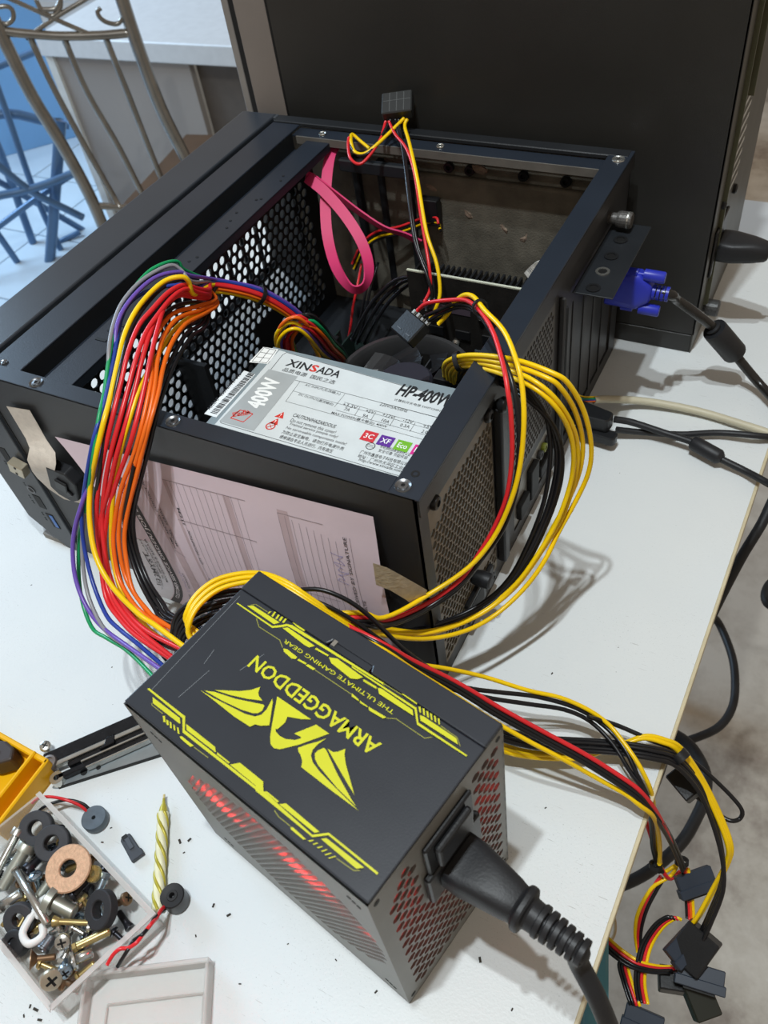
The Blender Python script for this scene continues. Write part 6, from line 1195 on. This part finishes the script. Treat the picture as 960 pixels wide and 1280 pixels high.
# twisted birthday candle
cd = thing('spiral_candle', 'gold and white spiral twisted birthday candle lying on the bench', 'candle', (.195,-.1595,.0))
ca, cb_ = Vector((.1835,-.1394,.004)), Vector((.2139,-.1842,.004)); cO = Vector((.195,-.1595,.0))
cdv = cb_ - ca; CM = TR(*(ca - cO)) @ cdv.to_track_quat('Z', 'Y').to_matrix().to_4x4(); CL = cdv.length
M_wax = mat('pale_cream_wax', '#e6e2bd', 0.4); M_gold = mat('gold_wax_stripe', '#b9ac3c', 0.35, 0.15)
mb = MB(CM); v = []; f = []; n = 18; ns = 60
for i in range(ns + 1):
    z = CL * i / ns
    for k in range(n):
        a_ = 2 * PI * k / n; r = 0.0030 + 0.00035 * math.cos(3 * (a_ + z * 190)); v.append((r * math.cos(a_), r * math.sin(a_), z))
for i in range(ns):
    for k in range(n): f.append((i * n + k, i * n + (k + 1) % n, (i + 1) * n + (k + 1) % n, (i + 1) * n + k))
f += [tuple(range(n))[::-1], tuple(ns * n + k for k in range(n))]
mb.add(v, f); mb.build('body', M_wax, cd, smooth_='all')
for q in range(3):
    pts = [(0.00265 * math.cos(-z * 190 + q * 2 * PI / 3 + PI / 3), 0.00265 * math.sin(-z * 190 + q * 2 * PI / 3 + PI / 3), z) for z in [CL * i / 50 for i in range(51)]]
    MB(CM).tube(pts, 0.00095, 6, 2).build('stripe', M_gold, cd, smooth_='all')
MB(CM).lathe([(0.0008, -0.0085), (0.0011, -0.0055), (0.0020, -0.0035), (0.0027, -0.0002), (0.0028, 0.0005)], 14).build('neck', M_gold, cd, smooth_='all')
MB(CM).cyl((0, 0, -0.011), (0, 0, -0.008), 0.0007, 0.0007, 8).build('wick', mat('wick_cream', '#cdbd86', 0.8), cd)
# little screw on its head
screw('loose_screw', 'lone zinc screw standing on the bench by the yellow tray', (.0896,-.137,.0065), (.0884,-.1372,.0005), 0.0016, 0.0036, 0.0018, M_chrome)
# folding tool
ft_ = thing('folding_tool', 'black and chrome folding key tool sticking out from under the power supply', 'tool', (.1041,-.1472,.0))
fo = Vector((.1041,-.1472,.0))
fdir = Vector((.1534,-.0948,.012)) - Vector((.1115,-.1466,.012)); fdir.z = 0
FM = frame((0, 0, 0), fdir, (-fdir.y, fdir.x, 0)); FL_ = 0.080
M_tool = mat('glossy_black_tool', '#1e1f22', 0.22, 0.3, 0.25, 200, 0.1)
MB(FM).box(-0.003, FL_, 0.0035, 0.0120, 0.004, 0.0085).build('handle_plate', M_tool, ft_, 0.0006)
MB(FM).box(0.000, FL_, 0.0002, 0.0030, 0.004, 0.0090).build('blade', M_chrome, ft_, 0.0004)
MB(FM).box(0.010, FL_, -0.0032, -0.0002, 0.003, 0.0075).build('blade', M_tool, ft_, 0.0004)
MB(FM).box(0.018, FL_, -0.0046, -0.0034, 0.003, 0.0085).build('blade', M_chrome, ft_, 0.0003)
MB(FM).box(0.002, FL_, -0.0082, -0.0048, 0.003, 0.0070).build('blade', M_tool, ft_, 0.0004)
MB(FM).box(0.020, FL_, -0.0094, -0.0084, 0.003, 0.0080).build('blade', M_chrome, ft_, 0.0003)
pv = MB(FM @ TR(0.000, 0.004, 0.003)).lathe([(0.0048, 0), (0.0052, 0.001), (0.0052, 0.006), (0.0044, 0.0072), (0.0030, 0.0074), (0.0028, 0.0066)], 20).build('pivot_bolt', mat('worn_pivot_steel', '#8a817c', 0.35, 0.8, 0.2), ft_, smooth_=True)
MB(FM @ TR(0.002, -0.0068, 0.002)).ring([(0.0018, 0), (0.0042, 0), (0.0042, 0.005), (0.0018, 0.005)], 16).build('blade_eye', M_chrome, ft_, smooth_=True)
MB(FM).prism([(0.030, -0.0025), (0.040, -0.0022), (0.041, 0.0030), (0.036, 0.0034), (0.034, 0.0)], 0.0076, 0.0098).build('spring_clip', M_tool, ft_, 0.0004)
# steel rail under the tool
sr = thing('steel_rail', 'flat bright steel rail with two holes lying under the folding tool', 'rail', (.1149,-.1518,.0))
ro = Vector((.1149,-.1518,.0)); ra = Vector((.1094,-.1559,.0)) - ro; rb_ = Vector((.1595,-.1092,.0)) - ro; rd = rb_ - ra
RM = frame(ra, rd, (-rd.y, rd.x, 0))
MB(RM).prism([(0, 0.0010), (0.004, -0.0005), (0.012, 0.0), (rd.length, 0), (rd.length, 0.012), (0.016, 0.010), (0.004, 0.004)], 0.0002, 0.0022).build('plate', mat('brushed_rail_steel', '#aab4ba', 0.3, 0.7, 0.1, 60), sr, 0.0004)
for x in (0.020, 0.029): MB(RM @ TR(x, 0.0042, 0.0022)).lathe([(0.0022 if x < 0.025 else 0.0015, 0), (0.0022 if x < 0.025 else 0.0015, 0.0001)], 14).build('hole', M_port, sr)
MB(RM).box(0.004, rd.length, -0.0006, 0.0, 0.0, 0.0024).build('dark_edge', M_port, sr)
# yellow tray at the left margin
yt = thing('yellow_tray', 'yellow plastic tray with a dark grey clamp in it at the left margin', 'tray', (.0819,-.1525,.0))
yo = Vector((.0819,-.1525,.0))
M_yp = mat('yellow_tray_plastic', '#f0b400', 0.4, 0, 0.05, 40)
Yq = [Vector(p) - yo for p in [(.0192,-.1422,.018),(.1053,-.1446,.018),(.1056,-.1908,.018),(.0246,-.1868,.018)]]
for p in Yq: p.z = 0
yA, yB, yC = Yq[0], Yq[1], Yq[2]
def bar2(p, q, wd, z0, z1, name, m, parent):
    d = (q - p); d.z = 0; n = Vector((-d.y, d.x, 0)).normalized() * wd
    return MB().prism([(a_.x, a_.y) for a_ in (p, q, q + n, p + n)], z0, z1).build(name, m, parent, 0.0008)
bar2(yA, yB, -0.0035, 0.0, 0.017, 'wall', M_yp, yt); bar2(yB, yC, -0.0025, 0.0, 0.017, 'wall', M_yp, yt); bar2(yB + (yA - yB).normalized() * 0.010, yC + (yA - yB).normalized() * 0.010, -0.0025, 0.0, 0.0185, 'inner_wall', M_yp, yt)
MB().prism([(p.x, p.y) for p in Yq], 0.0002, 0.0022).build('floor_panel', M_yp, yt)
ck = thing('grey_clamp', 'dark grey plastic clamp lying in the yellow tray', 'clamp', (.0734,-.1554,.004))
MB(RZ(-0.3)).prism([(-0.03, -0.012), (-0.006, -0.014), (0.004, -0.006), (0.010, 0.004), (0.004, 0.009), (-0.004, 0.008), (-0.010, 0.004), (-0.03, 0.006)], 0.0, 0.014).build('body', mat('dark_umber_plastic', '#3c3433', 0.5), ck, 0.0015, seg=2)
MB(RZ(-0.3)).prism([(-0.006, -0.006), (-0.001, -0.002), (-0.002, 0.002), (-0.007, -0.003)], 0.014, 0.0152).build('bright_notch', M_zinc_y, ck)
# crumbs of dirt: too many and too small to count
cm = MB()
for px_, py_, s_ in [(.2007,-.1481,1),(.2053,-.145,.9),(.2385,-.1683,.8),(.2489,-.1688,.9),(.3232,-.1409,.6),(.2066,-.1522,.5),(.1582,-.1588,.5),(.1589,-.1676,.6),(.1537,-.089,.4),(.1831,-.2493,1.1),(.1793,-.2495,.7),(.1883,-.2519,.9),(.1793,-.2542,.6),(.3367,-.1669,.7),(.3772,-.1319,1),(.3993,-.1453,.6),(.3117,-.163,.5),(.3802,-.0462,.5),(.355,.035,.6),(.0872,-.0726,.4),(.2386,-.1849,.5),(.2853,-.1672,.4),(.2727,-.1936,.5)]:
    q = s_ * 0.0013; a_ = RN.uniform(0, 3)
    cm.box(-q, q, -q * 0.45, q * 0.45, 0.00005, q * 0.5, TR(px_, py_, 0) @ RZ(a_))
co = cm.build('dirt_crumbs', mat('dark_crumb', '#3a352f', 0.9)); co['kind'] = 'stuff'; tag(co, 'scattered dark crumbs of dirt on the white bench', 'dirt')

# ---------------------------------------------------------------- behind the bench
def P3(p): return Vector(p)
# pale tiles on the floor to the left, each a piece
tf = struct(MB().box(-4.2, -1.301, -1.0, 4.6, -0.95, -0.9045).build('floor_tiled', mat('tile_grout', '#8fa3b3', 0.7)))
M_tile = mat('pale_glossy_tile', '#c9d6df', 0.18, 0, 0.05, 4, rvar=0.05)
tm = None; ti = 0
for i in range(8):
    for j in range(12):
        x = -1.305 - 0.34 * (i + 1); y = -0.2 + 0.34 * j
        if tm is None:
            tm = MB().box(0.003, 0.337, 0.003, 0.337, -0.005, 0.0).build('tile', M_tile, tf, 0.001); tm.location = (x, y, -0.8995)
        else:
            o = tm.copy(); col.objects.link(o); o.parent = tf; o.location = (x, y, -0.8995)
# chrome chair back
ch = thing('metal_chair', 'bare steel chair with scrollwork back standing behind the bench', 'chair', (-1.0784,1.0788,-.9))
cO = Vector(ch.location)
M_chair = mat('brushed_chair_steel', '#96938e', 0.26, 0.85, 0.12, 30)
def crod(name, pts, r, sub=5): return MB().tube([Vector(p) - cO for p in pts], r, 10, sub).build(name, M_chair, ch, smooth_='all')
crod('back_post', [(-1.1416,1.0112,.0621),(-1.1378,1.0153,.0037),(-1.1352,1.0181,-.0488),(-1.1289,1.0248,-.1748),(-1.1161,1.0384,-.2821),(-1.1067,1.0485,-.3979),(-1.1049,1.0504,-.5063),(-1.1039,1.0515,-.6799)], 0.0140)
crod('back_post', [(-.9634,1.2015,.0508),(-.9646,1.2002,-.0465),(-.9636,1.2013,-.1378),(-.9591,1.2061,-.2602),(-.9447,1.2215,-.3883),(-.9319,1.2352,-.5185),(-.9117,1.2567,-.7033)], 0.0140)
crod('top_rail', [(-1.1363,1.0169,-.0454),(-1.1158,1.0388,-.0568),(-1.0936,1.0625,-.0673),(-1.067,1.091,-.0793),(-1.036,1.124,-.0898),(-1.0041,1.158,-.0991),(-.9679,1.1968,-.1068)], 0.0090)
crod('lower_rail', [(-1.1031,1.0524,-.433),(-1.0687,1.0891,-.4521),(-1.0304,1.13,-.4751),(-.9472,1.2189,-.5118)], 0.0080)
for s_ in [[(-1.1008,1.0548,-.0693),(-1.0964,1.0595,-.1705),(-1.0862,1.0704,-.2887),(-1.0694,1.0883,-.4498)],[(-1.0578,1.1007,-.0869),(-1.0534,1.1054,-.1978),(-1.0375,1.1224,-.3263),(-1.0251,1.1357,-.4754)],[(-1.0031,1.1591,-.104),(-.9992,1.1633,-.2062),(-.9946,1.1682,-.3435),(-.9874,1.1759,-.4941)]]: crod('spindle', s_, 0.0068)
for s_ in [[(-1.112,1.0429,.0079),(-1.0674,1.0904,-.0422),(-1.0172,1.1441,-.0962),(-1.0171,1.1442,-.0917)],[(-1.0058,1.1563,-.0275),(-1.0553,1.1034,-.0462),(-1.1067,1.0485,-.0703)],[(-1.1325,1.0209,-.0065),(-1.1143,1.0404,-.0096),(-1.1088,1.0462,-.0199),(-1.1129,1.0419,-.0329),(-1.1232,1.0309,-.0382),(-1.1313,1.0222,-.0297),(-1.1331,1.0204,-.0148)],[(-.9962,1.1665,-.0509),(-1.0018,1.1605,-.055),(-1.0015,1.1608,-.0669),(-.9942,1.1686,-.0782),(-.9822,1.1814,-.0852),(-.9738,1.1904,-.079),(-.9683,1.1963,-.0659),(-.967,1.1977,-.0516)],[(-1.0748,1.0826,-.0111),(-1.0724,1.0851,-.029),(-1.0634,1.0947,-.0435),(-1.0503,1.1088,-.0362),(-1.0438,1.1157,-.021),(-1.0414,1.1182,-.0048)],[(-1.0389,1.121,-.0113),(-1.0536,1.1053,-.0322),(-1.0744,1.083,-.0283)]]: crod('scroll', s_, 0.0046)
sq = [Vector(p) - cO for p in [(-1.078,1.0958,-.455),(-1.1488,1.4622,-.455),(-.9229,1.4994,-.455),(-.7139,1.1731,-.455)]]
MB().prism([(p.x, p.y) for p in sq], sq[0].z - 0.012, sq[0].z).build('seat', mat('chair_seat_wood', '#553d28', 0.5, 0, 0.15, 12), ch, 0.004)
for p in sq:
    q = p * 0.92 + (sq[0] + sq[2]) * 0.04; MB().cyl((q.x, q.y, sq[0].z - 0.012), (q.x, q.y, 0.0), 0.011, 0.011, 10).build('leg', M_chair, ch, smooth_=True)
# white desk behind the chair
wd = thing('white_desk', 'white desk with grey panels standing behind the steel chair', 'desk', (-1.3338,1.5778,-.9))
wo = Vector(wd.location)
fa = Vector((-1.6969,1.5654,-.28)); fb = Vector((-1.0049,1.5895,-.28)); fu = (fb - fa).normalized(); fn = Vector((-fu.y, fu.x, 0))
WM = TR(*(-wo)) @ frame((fa.x, fa.y, 0), fu, fn); WL = (fb - fa).length
M_wdesk = mat('white_desk_laminate', '#d9dde0', 0.4, 0, 0.04); M_wgrey = mat('grey_desk_panel', '#9a948f', 0.6, 0, 0.05, 5)
MB(WM).box(0.0, WL + 0.5, 0.0, 0.75, -0.332, -0.28).build('desktop', M_wdesk, wd, 0.003)
MB(WM).box(0.003, 0.03, 0.01, 0.70, -0.90, -0.332).build('side_panel', mat('lit_side_panel', '#d5d6d2', 0.5), wd)  # stronger light on this side is put into its pale colour
MB(WM).box(0.03, WL * 0.72, 0.02, 0.04, -0.90, -0.332).build('modesty_panel', M_wgrey, wd)
MB(WM).box(WL * 0.72, WL * 1.5, 0.05, 0.07, -0.90, -0.332).build('recessed_panel', mat('dark_recess_panel', '#5d5650', 0.6), wd)
# made-up rack of blue rods for lines reflected in glass, left of the chair
rk = thing('reflection_rack', 'made-up blue rack for reflections in a glass sheet over the pale tiles', 'rack', (-1.7146,1.2802,-.9))
ro_ = Vector(rk.location)
M_rack = mat('blue_reflection_tint', '#56779c', 0.3, 0.2, 0.08, 10)
def rrod(name, pts, r): return MB().tube([Vector(p) - ro_ for p in pts], r, 8, 3).build(name, M_rack, rk, smooth_='all')
for name, r, s_ in [('post',.017,[(-1.6819,1.5315,-.4957),(-1.7414,1.468,-.6702),(-1.8705,1.3301,-1.045),(-1.962,1.2324,-1.3057)]),('brace',.013,[(-1.8623,1.2657,-.6319),(-1.7505,1.3851,-.6442),(-1.6706,1.4705,-.6346),(-1.6456,1.4971,-.6298)]),('brace',.012,[(-1.8268,1.3037,-.476),(-1.7948,1.3378,-.5484),(-1.7532,1.3822,-.6533),(-1.7063,1.4323,-.7263),(-1.6771,1.4636,-.7718)]),('brace',.01,[(-2.0127,1.1783,-.8222),(-1.8846,1.3151,-.7468),(-1.7821,1.4245,-.6922),(-1.6932,1.5195,-.6515)]),('brace',.01,[(-1.8083,1.4697,-.3434),(-1.8174,1.46,-.4995),(-1.8302,1.4463,-.7099),(-1.8296,1.4469,-.8942),(-1.8183,1.4591,-1.0228)]),('brace',.011,[(-1.9464,1.3223,-.7213),(-1.9256,1.3445,-.9391),(-1.9175,1.3531,-1.1029),(-1.9086,1.3626,-1.2816)]),('brace',.009,[(-2.1247,1.205,-1.0453),(-1.9841,1.3552,-.9562),(-1.8746,1.4721,-.9013),(-1.8139,1.5369,-.8844)]),('shelf_rail',.015,[(-1.9728,1.4403,-.4805),(-1.8933,1.5253,-.4916),(-1.8378,1.5845,-.5324),(-1.7856,1.6403,-.5675)]),('shelf_rail',.011,[(-1.9383,1.4772,-.3768),(-1.8689,1.5513,-.3612),(-1.8005,1.6244,-.3496),(-1.7467,1.6818,-.3329)]),('post',.013,[(-1.94,1.4753,-.2881),(-1.9417,1.4736,-.592),(-1.961,1.4529,-.8888),(-1.9747,1.4384,-1.2794)]),('brace',.011,[(-2.028,1.3814,-.5953),(-1.9695,1.4439,-.6802),(-1.8994,1.5187,-.805),(-1.8398,1.5824,-.9143)])]:
    rrod(name, s_, r)
bp_ = [(-2.5166,2.0301,-.263),(-2.3052,2.2557,-.328),(-2.3455,2.2127,-.8529),(-2.5146,2.0322,-1.0526),(-2.6566,1.8806,-.6729)]
# blue board leaning behind the rack
bd = thing('leaning_board', 'light blue board leaning upright behind the made-up blue rack', 'panel', tuple(Vector((bp_[3][0], bp_[3][1], -0.90))))
q0 = Vector(bd.location); bu = Vector((.1921,.205,-.0696)); bu.z = 0; bu.normalize()
MB(frame((0, 0, 0), bu, (0, 0, 1))).box(-0.95, 0.22, 0.0, 1.0, -0.012, 0.012).build('board', mat('light_blue_board', '#7fb0de', 0.25, 0, 0.06, 3), bd, 0.003)
# teal bin under the bench edge
tbn = thing('teal_bin', 'teal plastic bin standing under the near end of the bench edge', 'bin', (.3847,-.0766,-.9))
M_teal = mat('teal_bin_plastic', '#5590a0', 0.4, 0, 0.08, 20)
tO = Vector(tbn.location)
ta, tbx = [Vector(p) - tO for p in [(.4194,-.0433,-.12),(.4465,-.1308,-.12)]]; ta.z = tbx.z = 0; td = (tbx - ta); tn = Vector((-td.y, td.x, 0)).normalized()
if tn.x > 0: tn = -tn
for i_, (w0, w1, z0, z1) in enumerate(((0.0, 0.006, 0.03, 0.77), (-0.004, 0.010, 0.765, 0.78))):
    MB().prism([(p.x, p.y) for p in (ta + tn * w0, tbx + tn * w0, tbx + tn * w1, ta + tn * w1)], z0, z1).build('rim' if i_ else 'wall', M_teal, tbn, 0.002)
MB().prism([(p.x, p.y) for p in (ta + tn * 0.012, ta + tn * 0.22, ta + tn * 0.22 - td.normalized() * 0.006, ta + tn * 0.0 - td.normalized() * 0.006)], 0.03, 0.78).build('wall', M_teal, tbn, 0.002)
MB().prism([(p.x, p.y) for p in (ta, tbx, tbx + tn * 0.22, ta + tn * 0.22)], 0.0, 0.03).build('bottom', M_teal, tbn)
